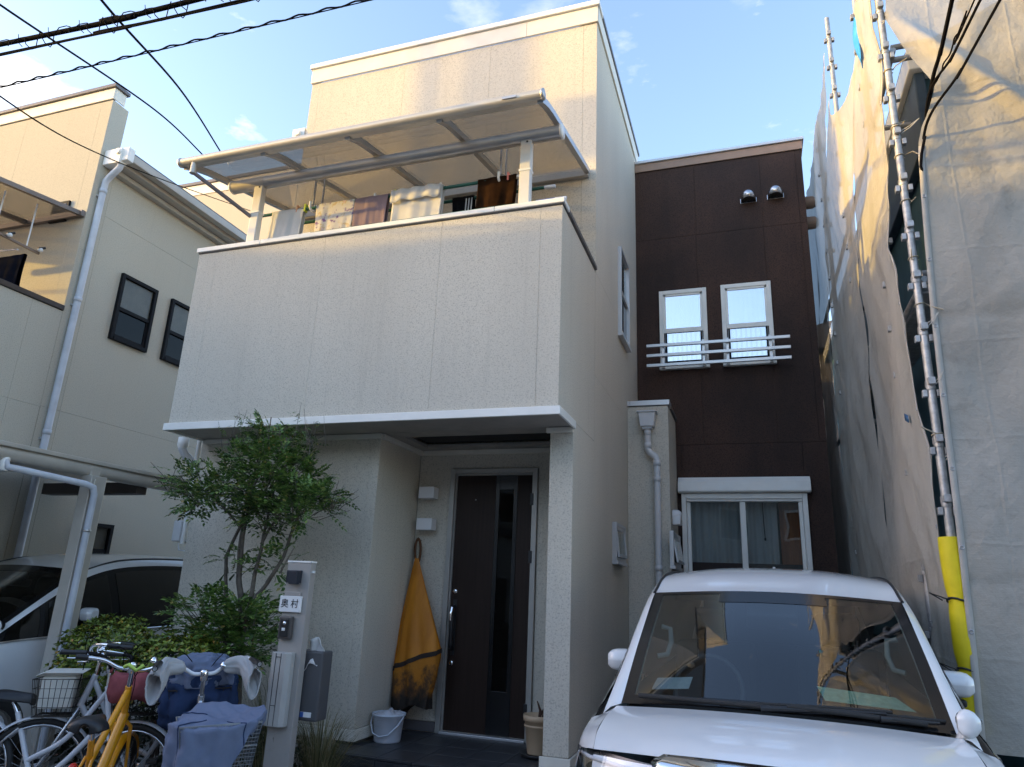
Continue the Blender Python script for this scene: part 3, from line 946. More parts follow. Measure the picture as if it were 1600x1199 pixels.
def hung(name, label, cat, x0, x1, y, z, front, back, mat, seed, band=None, grp=None, wav=0.018, sag=0.0, slant=0.0):
    """cloth folded over a pole: front and back falls in one sheet"""
    rnd = random.Random(seed)
    ph = [rnd.uniform(0, 6.28) for _ in range(4)]
    nx, nz = 30, 12
    rows = []
    def pt(u, s, d):
        # s=-1 front, +1 back; d drop
        w = wav * (0.15 + 1.5 * d) * (1.6 * mnoise.noise(Vector((u * 3.2 + seed, d * 1.2, seed))) + .9 * mnoise.noise(Vector((u * 8 + seed, d * 2 + 4, seed))) + 0.25 * math.sin(u * 21 + ph[2] + d * 4))
        x = lerp(x0, x1, u) + 0.012 * math.sin(d * 5 + ph[3]) + (0.5 - u) * 0.05 * d
        zz = z + .018 - d - sag * math.sin(u * math.pi) - slant * u * (1 if s < 0 else 0)
        return (x, y + s * (0.020 + 0.02 * d) + w, zz)
    for k in range(nz, -1, -1):
        rows.append([pt(i / nx, -1, front * k / nz) for i in range(nx + 1)])
    rows.append([(pt(i / nx, 0, 0)[0], y, z + .026 - sag * math.sin(i / nx * math.pi)) for i in range(nx + 1)])
    for k in range(0, nz + 1):
        rows.append([pt(i / nx, 1, back * k / nz) for i in range(nx + 1)])
    o = MB().grid(rows).build(name, mat, solid=0.003, loc=((x0 + x1) / 2, y, z))
    tag(o, label, cat, grp)
    return o
WH = cloth("white towelling", (0.80, 0.79, 0.78), 0.35, 0, 0.06, bmp=0.5)
MAUVE = cloth("mauve towelling", (0.36, 0.27, 0.30), 0.3, 0, 0.12, bmp=0.6)
FLORAL = cloth("floral print cotton", (0.8, 0.7, 0.7), 0.35, 0, 0.1, scale=13,
               colors=[(0.36, (0.30, 0.20, 0.40)), (0.42, (0.78, 0.74, 0.70)), (0.56, (0.80, 0.76, 0.70)), (0.61, (0.66, 0.55, 0.30)), (0.66, (0.78, 0.62, 0.62))])
BLK = cloth("black jersey", (0.012, 0.012, 0.014), 0.05, 0, 0.2)
BRN = cloth("dark brown fabric", (0.035, 0.018, 0.010), 0.25, 0, 0.6, scale=5)
G = "towels hung on the balcony pole"
hung("towel", "white towel hanging beside the left awning post", "towel", -4.42, -4.05, 5.16, 5.15, 0.50, 0.3, WH, 1, grp=G, slant=0.03)
hung("towel", "floral patterned towel with purple flowers", "towel", -3.90, -3.47, 5.16, 5.15, 0.55, 0.35, FLORAL, 2, grp=G)
hung("towel", "plain mauve towel hung between the floral and the wide white towel", "towel", -3.45, -3.09, 5.16, 5.15, 0.50, 0.45, MAUVE, 3, grp=G)
t = hung("towel", "wide white bath towel with a folded-over top, middle of the line", "towel", -3.06, -2.54, 5.16, 5.15, 0.52, 0.4, WH, 4, grp=G)
rows = [[(lerp(-3.055, -2.545, i / 20), 5.112 + .01 * math.sin(i * 1.1) - .012 * k / 4, 5.178 - .13 * k / 4 - .012 * math.sin(i * .8) * k / 4) for i in range(21)] for k in range(5)]
MB().grid(rows).build("turned_flap", WH, t, solid=0.004)
t = hung("track_top", "black garment with three white stripes on the back pole", "clothing", -2.52, -2.30, 5.36, 5.13, 0.50, 0.4, BLK, 5)
for k in range(3):
    x = -2.375 + k * .028
    MB().grid([[(x + dx, 5.318 - .03 * q, 5.11 - .45 * q) for dx in (0, .012)] for q in (0, .5, 1)]).build("stripe", WH, t, solid=0.002)
hung("trousers", "dark brown trousers hanging beside the right awning post", "clothing", -2.20, -1.83, 5.16, 5.15, 0.52, 0.5, BRN, 6, wav=.03)
hung("towel", "small brown cloth between the left white towel and the floral one", "towel", -4.03, -3.93, 5.36, 5.13, 0.42, 0.3, BRN, 7, grp=G)
def peg(x, y, z, col, label):
    t = MB().box(x - .008, x + .008, y - .022, y - .004, z - .03, z + .05).box(x - .008, x + .008, y + .004, y + .022, z - .03, z + .05).box(x - .006, x + .006, y - .005, y + .005, z + .028, z + .04)
    o = t.build("clothes_peg", col, loc=(x, y, z))
    return tag(o, label, "clothes peg", "pegs on the laundry pole")
YG, PK, OR = plain("lime peg", (0.45, 0.55, 0.06), 0.4), plain("pink peg", (0.75, 0.22, 0.18), 0.4), plain("orange peg", (0.70, 0.35, 0.18), 0.4)
peg(-3.03, 5.16, 5.15, YG, "lime green peg at the corner of the wide white bath towel")
peg(-4.03, 5.16, 5.15, YG, "yellow green peg near the small brown cloth")
peg(-4.12, 5.16, 5.15, OR, "orange peg on the left white towel")
peg(-1.90, 5.16, 5.15, PK, "pink peg above the dark brown trousers")
peg(-2.56, 5.16, 5.15, WHITEP, "white peg at the right end of the wide white bath towel")
peg(-3.25, 5.16, 5.15, WHITEP, "white peg on the mauve towel")

# ================================================================ neighbour house on the left
LH = thing("neighbour_house", "beige neighbour house with dark framed windows, at the left edge", "house", (-9.5, 7.5, 0))
XN, YN = -8.0, 5.88
w = MB().box(-16.0, XN - .013, YN + .013, YN + .16, 0.0, 7.86).box(-16, XN - .013, YN + .17, 14.0, 0.0, 6.88)
nw = w.build("wall", SEAL, LH)
def npanels(axis, plane, out, us, zs, mat=SIDING2, t=0.014, gap=0.0012):
    panels(nw, axis, plane, out, us, zs, mat, t, gap)
npanels('x', XN, 1, [YN + .002, 6.14], [0.3, 3.50, 5.6, 7.85])
npanels('x', XN, 1, [6.14, 9.2, 12.2, 14.0], [0.3, 3.50, 6.20, 6.86])
npanels('y', YN, -1, [-16, -13.2, -11.3, -9.6, -8.2, XN], [3.5, 6.15, 7.85])
m = MB().box(-16, XN + .012, YN - .02, YN - .001, 7.86, 8.03).box(XN + .001, XN + .014, YN, YN + .17, 7.86, 8.03)
m.build("fascia", TRIMC, LH, bev=0.003)
MB().box(-16, XN + .045, YN - .05, YN + .20, 8.035, 8.085).build("roof_coping", GREYMETAL, LH, bev=0.004)
MB().prism([(XN + .36, 6.99), (-13, 7.75), (-13, 7.85), (XN + .36, 7.06)], 'y', YN + .165, 14).build("roof", GREYMETAL, LH)
m = MB().box(XN + .26, XN + .38, 6.02, 14.0, 6.92, 7.03).box(XN + .02, XN + .24, 6.06, 14.0, 6.88, 6.95).box(XN + .001, XN + .10, 6.06, 14.0, 6.81, 6.875)
m.build("eave_gutter", PVCDARK, LH, bev=0.01)
m = MB().box(XN + .01, XN + .30, 5.93, 6.05, 6.85, 7.07).tube([(XN + .26, 5.90, 7.01), (XN + .26, 5.96, 7.01)], .04, 10).box(XN + .24, XN + .40, 5.96, 6.06, 6.89, 7.08)
m.build("gutter_end_box", TRIM, LH, bev=0.006)
dp = MB().tube([(XN + .26, 6.0, 6.87), (XN + .25, 6.0, 6.81), (XN + .12, 6.0, 6.70), (XN + .055, 6.0, 6.63), (XN + .05, 6.0, 6.54), (XN + .05, 6.0, 0.1)], 0.042, 14).build("drain_pipe", plain("pale blue grey pipe", (0.55, 0.57, 0.62), 0.4), LH)
for z in (6.48, 4.92, 3.2, 1.6):
    MB().lathe([(0.042, -.03), (0.048, -.03), (0.048, .03), (0.042, .03)], (XN + .05, 6.0, z), 14).build("pipe_joint", MATS["pale blue grey pipe"], dp)
    MB().box(XN, XN + .03, 5.95, 6.05, z - .09, z - .07).build("pipe_bracket", SILVER, dp)
def nwin(y0, y1, z0, z1, mid):
    x, f = XN, 0.05
    m = MB().box(x, x + .05, y0, y0 + f, z0, z1).box(x, x + .05, y1 - f, y1, z0, z1).box(x, x + .05, y0 + f, y1 - f, z1 - f, z1).box(x, x + .06, y0 + f, y1 - f, z0, z0 + f)
    fr = m.build("window", BLACKM, LH, bev=0.004)
    zi = z0 + mid
    m = MB().box(x + .002, x + .036, y0 + f, y1 - f, zi - .025, zi + .025).box(x + .002, x + .02, y0 + f, y0 + f + .03, z0 + f, zi - .025).box(x + .002, x + .02, y1 - f - .03, y1 - f, z0 + f, zi - .025).box(x + .002, x + .02, y0 + f + .03, y1 - f - .03, z0 + f, z0 + f + .04)
    m.build("sash", BLACKM, fr, bev=0.002)
    MB().box(x + .012, x + .016, y0 + f, y1 - f, zi + .025, z1 - f).build("pane", DIMPANE, fr)
    MB().box(x + .006, x + .009, y0 + f + .03, y1 - f - .03, z0 + f + .04, zi - .025).build("pane", BLACKPANE, fr)
    MB().box(x + .0005, x + .002, y0 + f, y1 - f, zi, z1 - f).build("blind", plain("grey blind", (0.34, 0.32, 0.29), 0.8), fr)
    MB().box(x + .0005, x + .002, y0 + f, y1 - f, z0 + f, zi).build("blind", DARKROOM, fr)  # lower half: dark sheet standing in for the unlit room
nwin(6.565, 7.185, 4.61, 5.56, 0.45)
nwin(7.46, 8.08, 4.61, 5.56, 0.45)
nwin(6.75, 7.22, 1.55, 2.22, 0.33)
# its balcony: the side parapet runs towards the street
w = MB().box(XN - .13, XN - .013, 2.2, YN - .002, 0.0, 4.72).box(-16, XN - .14, 2.2, 2.33, 0.0, 4.72).box(-16, XN - .14, 2.34, YN - .001, 3.5, 3.62)
nb = w.build("balcony_wall", SEAL, LH)
panels(nb, 'x', XN, 1, [2.2, 3.9, 5.48, YN - .002], [0.3, 3.49, 4.72], SIDING2)
MB().box(XN - .15, XN + .022, 2.18, YN - .003, 4.725, 4.79).build("parapet_rail", plain("dark bronze rail", (0.035, 0.028, 0.026), 0.4), LH, bev=0.006)
MB().box(-16, XN - .155, 2.18, 2.35, 4.725, 4.79).build("parapet_rail", MATS["dark bronze rail"], LH, bev=0.006)
nwin2 = MB().box(-8.62, -8.32, YN - .03, YN - .001, 6.02, 6.32).build("window", BLACKM, LH, bev=0.004)
MB().box(-8.58, -8.36, YN - .034, YN - .0305, 6.06, 6.28).build("pane", DARKPANE, nwin2)
# awning of the neighbour, hanging rack and clothes
na = thing("balcony_awning", "bronze awning over the neighbour's balcony at the left edge", "awning", (-10, 4.5, 4.7))
def naz(y):
    return 6.10 - (5.86 - y) * 0.135
for k in range(4):
    x0 = XN - .06 - k * 0.95
    P = [[(x, y, naz(y)) for x in (x0 - .93, x0 - .03)] for y in (5.84, 4.8, 3.9)]
    MB().grid(P, smooth=False).build("roof_panel", POLY, na, solid=0.004)
    MB().bar((x0, 5.87, naz(5.87) - .02), (x0, 3.86, naz(3.86) - .02), 0.055, 0.055).build("rafter", ALUBRONZE, na)
MB().tube([(XN - .02, 3.86, naz(3.86) - .02), (-12, 3.86, naz(3.86) - .02)], .045, 10).build("front_gutter", ALUBRONZE, na)
MB().box(-12, XN - .01, 5.82, 5.876, naz(5.85) - .06, naz(5.85) + .02).build("wall_plate", ALUBRONZE, na)
MB().tube([(XN - .25, 4.55, naz(4.55) - .10), (-12, 4.55, naz(4.55) - .10)], .05, 12).build("beam", ALUBRONZE, na)
rk = thing("laundry_hanger_rack", "two suspended hanger arms with white ball ends under the neighbour's awning", "drying rack", (-8.3, 5.3, 5.4))
for y in (5.05, 5.45):
    MB().tube([(-8.3, y, naz(y) - .02), (-8.3, y, 5.42)], 0.010, 6).build("rod", WHITEP, rk)
MB().bar((-8.3, 4.78, 5.44), (-8.3, 5.62, 5.42), 0.03, 0.03).build("arm", ALUBRONZE, rk, bev=0.003)
MB().tube([(-9.2, 5.3, 5.36), (-8.33, 5.38, 5.36)], 0.012, 8).build("cross_pole", STEEL, rk)
for y in (4.92, 5.20, 5.60):
    b = MB().lathe([(0.0, -.03), (0.025, -.02), (0.034, 0), (0.025, .02), (0.0, .03)], (-8.26, y, 5.455), 12).build("hook_ball", WHITEP, rk)
    MB().tube([(-8.26, y - .03, 5.46), (-8.24, y + .04, 5.50)], .016, 8).build("hook_clip", BLACKP, b)
NAVY = cloth("navy cotton", (0.010, 0.011, 0.018), 0.1, 0, 0.3)
hung("jacket", "dark navy jacket hanging over the neighbour's balcony rail", "clothing", -8.66, -8.12, 5.36, 5.24, 0.60, 0.5, NAVY, 31, wav=.04)

# house further back, seen between the two
BH = thing("distant_house", "cream house wall with grey coping behind the neighbour's gutter", "house", (-11, 12, 0))
w = MB().box(-14, -9.3, 11.5, 17.0, 0, 10.35).build("wall", SIDING2, BH)
MB().box(-14, -9.28, 11.48, 11.499, 10.352, 10.62).build("fascia", TRIMC, BH, bev=.003)
MB().box(-14, -9.25, 11.44, 17, 10.625, 10.70).build("roof_coping", GREYMETAL, BH, bev=.004)

RH = thing("gap_blocker", "grey block added to shut off the bright sky in the narrow gap behind the brown wing", "house", (1.5, 15, 0))
MB().box(0.0, 9.0, 14.0, 20.0, 0, 6.3).build("wall", plain("gap blocker grey", (.30, .28, .26), .9), RH)  # added block, keeps bright sky from leaking through the gap
MB().prism([(-.3, 6.3), (9.3, 6.3), (4.5, 7.6)], 'y', 13.8, 20.2).build("roof", GREYMETAL, RH)

# ================================================================ carport on the left
CP = thing("carport", "champagne aluminium carport with one post and a drain pipe over the left minivan", "carport", (-5.52, 4.7, 0))
MB().tube([(-5.6, 3.0, 2.49), (-5.6, 6.4, 2.49)], 0.065, 12).build("gutter", ALUCREAM, CP)
MB().box(-5.69, -5.52, 3.0, 6.4, 2.535, 2.57).build("gutter_lip", ALUCREAM, CP, bev=.005)
cpanel = glass("smoky carport polycarbonate", (0.28, 0.27, 0.26), 1.5, (1, 1, 1), 0.05, 0.03)
for k in range(4):
    y0 = 3.05 + k * .84
    P = [[(x, y, 2.575 + .16 * math.sin((-5.65 - x) / 2.3 * 1.5)) for y in (y0, y0 + .80)] for x in [-5.65 - 2.25 * i / 8 for i in range(9)]]
    MB().grid(P).build("roof_panel", cpanel, CP, solid=0.003)
    m = MB()
    for i in range(8):
        a, b = -5.65 - 2.25 * i / 8, -5.65 - 2.25 * (i + 1) / 8
        m.bar((a, y0 + .82, 2.57 + .16 * math.sin((-5.65 - a) / 2.3 * 1.5)), (b, y0 + .82, 2.57 + .16 * math.sin((-5.65 - b) / 2.3 * 1.5)), .035, .05)
    m.build("rafter", ALUCREAM, CP)
MB().box(-5.60, -5.48, 4.64, 4.80, -0.02, 2.43).box(-5.475, -5.462, 4.66, 4.68, 0, 2.40).build("post", ALUCREAM, CP, bev=.012)
MB().bar((-5.54, 4.72, 2.45), (-7.85, 4.72, 2.69), .10, .14).build("cross_beam", ALUCREAM, CP, bev=.01)
MB().box(-6.9, -5.65, 5.3, 5.42, 2.36, 2.47).build("beam", plain("dark brown beam", (.05, .04, .035), .5), CP)
dp = MB().tube([(-5.57, 3.92, 2.43), (-5.55, 3.93, 2.38), (-5.53, 4.0, 2.375), (-5.46, 4.58, 2.34), (-5.44, 4.64, 2.32), (-5.435, 4.66, 2.26), (-5.435, 4.66, 0.1)], 0.028, 12).build("drain_pipe", MATS["pale blue grey pipe"], CP)
MB().lathe([(0.0, .06), (.036, .055), (.038, -.06), (.03, -.065)], (-5.58, 3.92, 2.41), 12).build("outlet_cup", TRIM, dp)
for z in (1.95, 0.95):
    MB().lathe([(.028, -.012), (.034, -.01), (.034, .01), (.028, .012)], (-5.435, 4.66, z), 12).build("pipe_clip", ALU, dp)

# white sensor box on the house's left corner
SB = thing("wifi_antenna_box", "white box antenna on a bracket at the left edge of the house wall", "antenna", (-5.2, 5.55, 2.0))
MB().box(-5.36, -5.26, 5.54, 5.62, 1.93, 2.13).build("box", WHITEP, SB, bev=0.012)
MB().tube([(-5.31, 5.58, 1.95), (-5.22, 5.58, 1.93), (-5.075, 5.58, 1.96)], .012, 8).build("bracket", ALU, SB)
MB().tube([(-5.30, 5.58, 1.92), (-5.27, 5.57, 1.85), (-5.18, 5.57, 1.84), (-5.08, 5.57, 1.87)], .006, 6).build("cord", WHITEP, SB)

# ================================================================ the other side of the street (it casts the evening shade)
FAR = [plain("grey render", (0.33, 0.31, 0.29), .9, var=.15, scale=1), plain("tan render", (0.40, 0.33, 0.25), .9, var=.15, scale=1), plain("white render", (0.58, 0.56, 0.53), .9, var=.1, scale=1)]
def street_house(x0, x1, y0, h, mat, label):
    t = thing("street_house", label, "house", ((x0 + x1) / 2, y0 - 4, 0), "houses across the street")
    MB().box(x0, x1, y0 - 8, y0, 0, h).build("wall", mat, t)
    MB().box(x0 - .15, x1 + .15, y0 - 8.15, y0 + .15, h + .001, h + .16).build("roof", GREYMETAL, t)
    n = max(2, int((x1 - x0) / 2.2))
    for k in range(n):
        for z in (1.0, 3.8, 6.4):
            if z + 1.3 > h - .4:
                continue
            cx = lerp(x0, x1, (k + .5) / n)
            f = MB().box(cx - .55, cx + .55, y0 + .001, y0 + .06, z, z + 1.2).build("window", TRIM, t)
            MB().box(cx - .48, cx + .48, y0 + .061, y0 + .066, z + .07, z + 1.13).build("pane", DARKPANE, f)
xs = [(-46, -38.3, 8.6, 0), (-38, -31.2, 8.55, 1), (-31, -24.6, 8.0, 2), (-24.4, -17.5, 7.5, 1), (-17.2, -12.5, 7.2, 0), (-12.0, -6.4, 3.0, 2), (6.0, 12.5, 6.2, 1)]
for k, (a, b, h, mi) in enumerate(xs):
    street_house(a, b, -4.6, h, FAR[mi], ("grey", "tan", "white")[mi] + " rendered house across the street, " + ("first", "second", "third", "fourth", "fifth", "sixth", "seventh", "eighth")[k] + " of the row counted from the sunset end")
street_house(-11.5, 5.4, -11.0, 6.2, FAR[0], "grey rendered house set back across the street, straight opposite the front door")
UP = thing("utility_pole", "concrete utility pole up the street carrying the overhead cables", "utility pole", (-17.9, 0.2, 0))
MB().tube([(-17.9, .2, 0), (-17.9, .2, 12.5)], [.21, .17], 16).build("pole", CONCRETE, UP)
MB().box(-18.1, -17.7, -.75, 1.15, 11.2, 11.32).build("cross_arm", GALV, UP)
MB().lathe([(0, .0), (.25, .02), (.25, .75), (0, .8)], (-17.9, -.35, 8.5), 16).build("transformer", GALV, UP)
MB().tube([(-17.9, .52, 0), (-17.9, .52, 11.0)], .08, 10).build("riser_pipe", GALV, UP)
# ================================================================ house being built on the right, with its scaffold
BLUEW = plain("teal blue weather membrane", (0.045, 0.12, 0.16), 0.6, var=.2, scale=4, bmp=.2, bscale=12)
NAVYS = plain("dark blue eave board", (0.03, 0.055, 0.09), 0.5, var=.2)
CH = thing("house_under_construction", "house being built with blue wall membrane behind the scaffold sheets", "house", (3.2, 8, 0))
MB().box(1.52, 6.5, 5.55, 13.0, 0.0, 5.75).build("wall", BLUEW, CH)
MB().prism([(1.40, 5.75), (6.6, 5.75), (6.6, 5.95), (1.40, 5.95)], 'y', 5.40, 13.1).build("fascia", TRIM, CH, bev=.01)
MB().prism([(1.40, 5.952), (6.6, 5.952), (4.0, 7.2)], 'y', 5.45, 13.1).build("roof", GREYMETAL, CH)
MB().box(1.44, 1.518, 5.45, 9.0, 5.10, 5.745).build("eave_box", NAVYS, CH, bev=.01)
MB().box(1.53, 2.6, 5.42, 5.548, 4.05, 4.15).build("batten", NAVYS, CH)

XS, YS = 1.10, 4.75
SC = thing("scaffold", "galvanised steel scaffold standing round the house under construction", "scaffold", (XS, YS, 0))
def standard(x, y, top, z0=0.05):
    p = MB().tube([(x, y, 0.02), (x, y, top)], 0.0245, 14).build("pole", GALV, SC)
    MB().box(x - .07, x + .07, y - .07, y + .07, -.002, .012).tube([(x, y, .0), (x, y, .25)], .017, 10).build("base_jack", GALV, p)
    z = z0 + .30
    while z < top - .08:
        m = MB()
        m.box(x - .052, x - .025, y - .020, y + .020, z - .022, z + .022).box(x + .025, x + .052, y - .020, y + .020, z - .022, z + .022)
        m.box(x - .020, x + .020, y - .052, y - .025, z + .05, z + .094).box(x - .020, x + .020, y + .025, y + .052, z + .05, z + .094)
        m.lathe([(0.0247, -.015), (.028, -.012), (.028, .012), (.0247, .015)], (x, y, z + .035), 12)
        m.build("wedge_socket", GALV, p, bev=.003)
        z += .36
    return p
standard(XS, YS, 7.6)
standard(XS, 5.52, 6.95)
standard(XS, 7.02, 7.85)
standard(XS, 8.55, 7.6)
standard(XS + .55, YS + .04, 7.4)
standard(2.9, YS + .03, 7.4)
for z in (1.9, 3.7, 5.5):
    MB().tube([(XS + .05, YS + .05, z), (6.0, YS + .05, z)], .0215, 10).build("ledger", GALV, SC)
    MB().tube([(XS + .05, YS, z - .06), (XS + .05, 10.2, z - .06)], .0215, 10).build("ledger", GALV, SC)
    MB().tube([(XS + .03, YS + .06, z - .1), (XS + .55, YS + .06, z - .1)], .0215, 10).build("transom", GALV, SC)
MB().tube([(XS + .02, 5.56, 5.35), (XS + .3, 5.56, 5.35)], .0215, 10).build("transom", GALV, SC)
MB().box(XS + .08, XS + .32, 4.95, 10.0, 3.62, 3.66).build("deck_board", GALV, SC, bev=.004)
# rope ends knotted round the corner pole
rnd = random.Random(5)
for z in (5.25, 4.78, 4.55, 4.2, 3.78, 3.45, 2.6):
    pts = [(XS + .03 * math.cos(a), YS + .03 * math.sin(a), z + a * .003) for a in [k * .7 for k in range(10)]]
    e = Vector(pts[-1])
    pts += [e + Vector((rnd.uniform(-.05, .05), -.04, rnd.uniform(-.05, .02))), e + Vector((rnd.uniform(-.12, .14), -.05, rnd.uniform(-.09, .05)))]
    m = MB().tube(pts, .004, 5)
    m.build("tie_rope", plain("hemp rope", (.42, .36, .26), .9), SC)

SHEET, _nt, _N, _L, _b = nodes_of("grey woven scaffold sheet")
_N.remove(_b)
_out = _N.get('Material Output')
_v = coords(_nt)
_c = ramp(_nt, noise(_nt, coords(_nt, (1, 1, .5)), 1.5, 6, .6), [(.3, (.44, .415, .37)), (.55, (.55, .525, .475)), (.8, (.62, .59, .54))])
_c = mixc(_nt, _c, (.20, .18, .15), ramp(_nt, noise(_nt, _v, 2.6, 8, .72), [(.54, 0.0), (.78, .6)]))
_wv = _N.new("ShaderNodeTexWave")
_wv.inputs['Scale'].default_value = 34
_wv.inputs['Distortion'].default_value = 1.5
_wv.inputs['Detail'].default_value = 2
_wv.bands_direction = 'Z'
_L.new(_v, _wv.inputs['Vector'])
_sep = _N.new("ShaderNodeSeparateXYZ")
_L.new(_v, _sep.inputs[0])
def _mth(op, a, b=0.0, c=None):
    m = _N.new("ShaderNodeMath")
    m.operation = op
    for k, v in enumerate((a, b) if c is None else (a, b, c)):
        if isinstance(v, (int, float)):
            m.inputs[k].default_value = v
        else:
            _L.new(v, m.inputs[k])
    return m.outputs[0]
_wob = noise(_nt, _v, 1.3, 3)
_fold = None
for _ax, _per in (('X', .46), ('Y', .52), ('Z', .61)):
    _u = _mth('ADD', _mth('DIVIDE', _sep.outputs[_ax], _per), _mth('MULTIPLY', _wob, .16))
    _fr = _mth('ABSOLUTE', _mth('SUBTRACT', _mth('FRACT', _u), .5))
    _rd = _mth('MULTIPLY', _mth('SUBTRACT', .030, _fr), 33.0)
    _rd = _mth('MAXIMUM', _rd, 0.0)
    _fold = _rd if _fold is None else _mth('MAXIMUM', _fold, _rd)
_c = mixc(_nt, _c, (.66, .635, .59), _mth('MULTIPLY', _fold, .07))
_c = mixc(_nt, _c, (.40, .375, .34), mixc(_nt, (0, 0, 0), (.22, .22, .22), _wv.outputs['Fac']))
_df, _tl, _tr = _N.new("ShaderNodeBsdfDiffuse"), _N.new("ShaderNodeBsdfTranslucent"), _N.new("ShaderNodeBsdfTransparent")
_L.new(_c, _df.inputs['Color'])
_L.new(_c, _tl.inputs['Color'])
_rg = _N.new("ShaderNodeTexNoise")
_rg.noise_type = 'RIDGED_MULTIFRACTAL'
_rg.inputs['Scale'].default_value = 1.7
_rg.inputs['Detail'].default_value = 5
_rg.inputs['Distortion'].default_value = .6
_L.new(coords(_nt, (1.3, 1.3, .42)), _rg.inputs['Vector'])
_rg2 = _N.new("ShaderNodeTexNoise")
_rg2.noise_type = 'RIDGED_MULTIFRACTAL'
_rg2.inputs['Scale'].default_value = 3.1
_rg2.inputs['Detail'].default_value = 3
_mp2 = _N.new("ShaderNodeMapping")
_mp2.inputs['Rotation'].default_value = (.5, .6, .3)
_mp2.inputs['Scale'].default_value = (1, 1, .35)
_L.new(_v, _mp2.inputs['Vector'])
_L.new(_mp2.outputs['Vector'], _rg2.inputs['Vector'])
_crs = _mth('ADD', _rg.outputs['Fac'], _mth('MULTIPLY', _rg2.outputs['Fac'], .7))
_bp = _N.new("ShaderNodeBump")
_bp.inputs['Strength'].default_value = 1.0
_bp.inputs['Distance'].default_value = .03
_L.new(_mth('ADD', _mth('MULTIPLY', _crs, .55), _mth('ADD', _mth('MULTIPLY', noise(_nt, _v, 14, 6, .6), .45), _mth('MULTIPLY', _fold, .07))), _bp.inputs['Height'])
_L.new(_bp.outputs['Normal'], _df.inputs['Normal'])
_L.new(_bp.outputs['Normal'], _tl.inputs['Normal'])
_m1, _m2 = _N.new("ShaderNodeMixShader"), _N.new("ShaderNodeMixShader")
_m1.inputs[0].default_value = .24
_m2.inputs[0].default_value = .13
_L.new(_df.outputs[0], _m1.inputs[1])
_L.new(_tl.outputs[0], _m1.inputs[2])
_L.new(_m1.outputs[0], _m2.inputs[1])
_L.new(_tr.outputs[0], _m2.inputs[2])
_L.new(_m2.outputs[0], _out.inputs['Surface'])
HEM = cloth("pale sheet hem", (.56, .54, .50), .25, 0, .12)
EYE = plain("steel eyelet", (.45, .45, .46), .35, metal=.8)


def crease(p, seed, amp=.02):
    """sharp long creases from folded noise"""
    v = Vector(p)
    a = mnoise.noise(Vector((v.x * 1.3 + v.z * .55 + seed, v.z * .35, seed)))
    b = mnoise.noise(Vector((v.x * 2.6 - v.z * 1.1, v.z * .9 + seed * 3, seed * 7)))
    c = mnoise.noise(Vector((v.x * 6 + v.z * 2, v.z * 2.5 - v.x * 3, seed)))
    return amp * (1.5 * a + 1.3 * (0.5 - abs(b)) * 1.2 + 0.35 * c)


def sheet(name, label, P, hemdir=None, hems=()):
    o = MB().grid(P).build(name, SHEET, loc=tuple(P[len(P) // 2][len(P[0]) // 2]))
    tag(o, label, "scaffold sheet", "scaffold sheets")
    for edge, nrm in hems:
        pts = edge
        m = MB()
        off = Vector(nrm) * .004
        m.grid([[Vector(a) + off, Vector(b) + off] for a, b in pts])
        h = m.build("hem", HEM, o, solid=.003)
        e = MB()
        for a, b in pts[2::6]:
            c = (Vector(a) + Vector(b)) / 2 + off * 1.6
            e.tube([c + (Vector((0, math.cos(t), math.sin(t))) if abs(nrm[0]) > .5 else Vector((math.cos(t), 0, math.sin(t)))) * .011 for t in [k * math.pi / 4 for k in range(8)]], .004, 5, closed=True)
        e.build("eyelet", EYE, h, kind="stuff")
    return o


def interp(tab, z):
    if z <= tab[0][0]:
        return tab[0][1]
    for (a, u), (b, v) in zip(tab[:-1], tab[1:]):
        if z <= b:
            t = (z - a) / (b - a)
            return u + (v - u) * t
    return tab[-1][1]


# front sheet: its left edge is pulled back from the corner pole
edge_x = [(.85, 1.10), (1.5, 1.125), (2.0, 1.135), (2.6, 1.145), (3.57, 1.175), (4.27, 1.205), (4.62, 1.225), (4.74, 1.25), (4.86, 1.30), (5.0, 1.345), (5.2, 1.29), (5.45, 1.19), (5.66, 1.115), (5.9, 1.14), (7.5, 1.15)]
P = []
NZ, NX = 260, 150
for i in range(NZ):
    z = lerp(.88, 7.4, i / (NZ - 1))
    xe = interp(edge_x, z) - .022 * max(0, min(1, (4.8 - z) / .3))
    row = []
    for j in range(NX):
        u = j / (NX - 1)
        x = lerp(xe, 4.7, u ** 1.35)
        y = YS - .045 - crease((x, 0, z), 3.1, .024)
        # ridge running down right from the corner tie, added to cast a shadow band
        dl = (5.72 - z) - (x - 1.10) * 1.28
        y -= .075 * math.exp(-(dl / .09) ** 2) * min(1, max(0, (x - 1.12) * 4)) * max(0, 1 - (x - 1.1) / 2.6)
        y -= .05 * math.exp(-((z - 5.05 - (x - 1.34) * .1) / .16) ** 2) * math.exp(-((x - 1.36) / .12) ** 2)
        # horizontal tie lines
        for zt in (1.75, 3.35, 4.95, 6.5):
            y += .012 * math.exp(-((z - zt) / .05) ** 2)
        if z < 1.1:
            y -= (1.1 - z) * .12
        row.append((x, y, z))
    P.append(row)
hem = [(P[i][0], (P[i][0][0] + .035, P[i][3][1], P[i][0][2])) for i in range(0, 150, 3)]
fs = sheet("scaffold_sheet", "front scaffold sheet with a pulled back left edge, facing the street at the right", P, hems=[(hem, (0, -1, 0))])
MB().bar((1.12, YS - .06, .93), (4.6, YS - .06, .93), .02, .07).build("bottom_hem", HEM, fs)
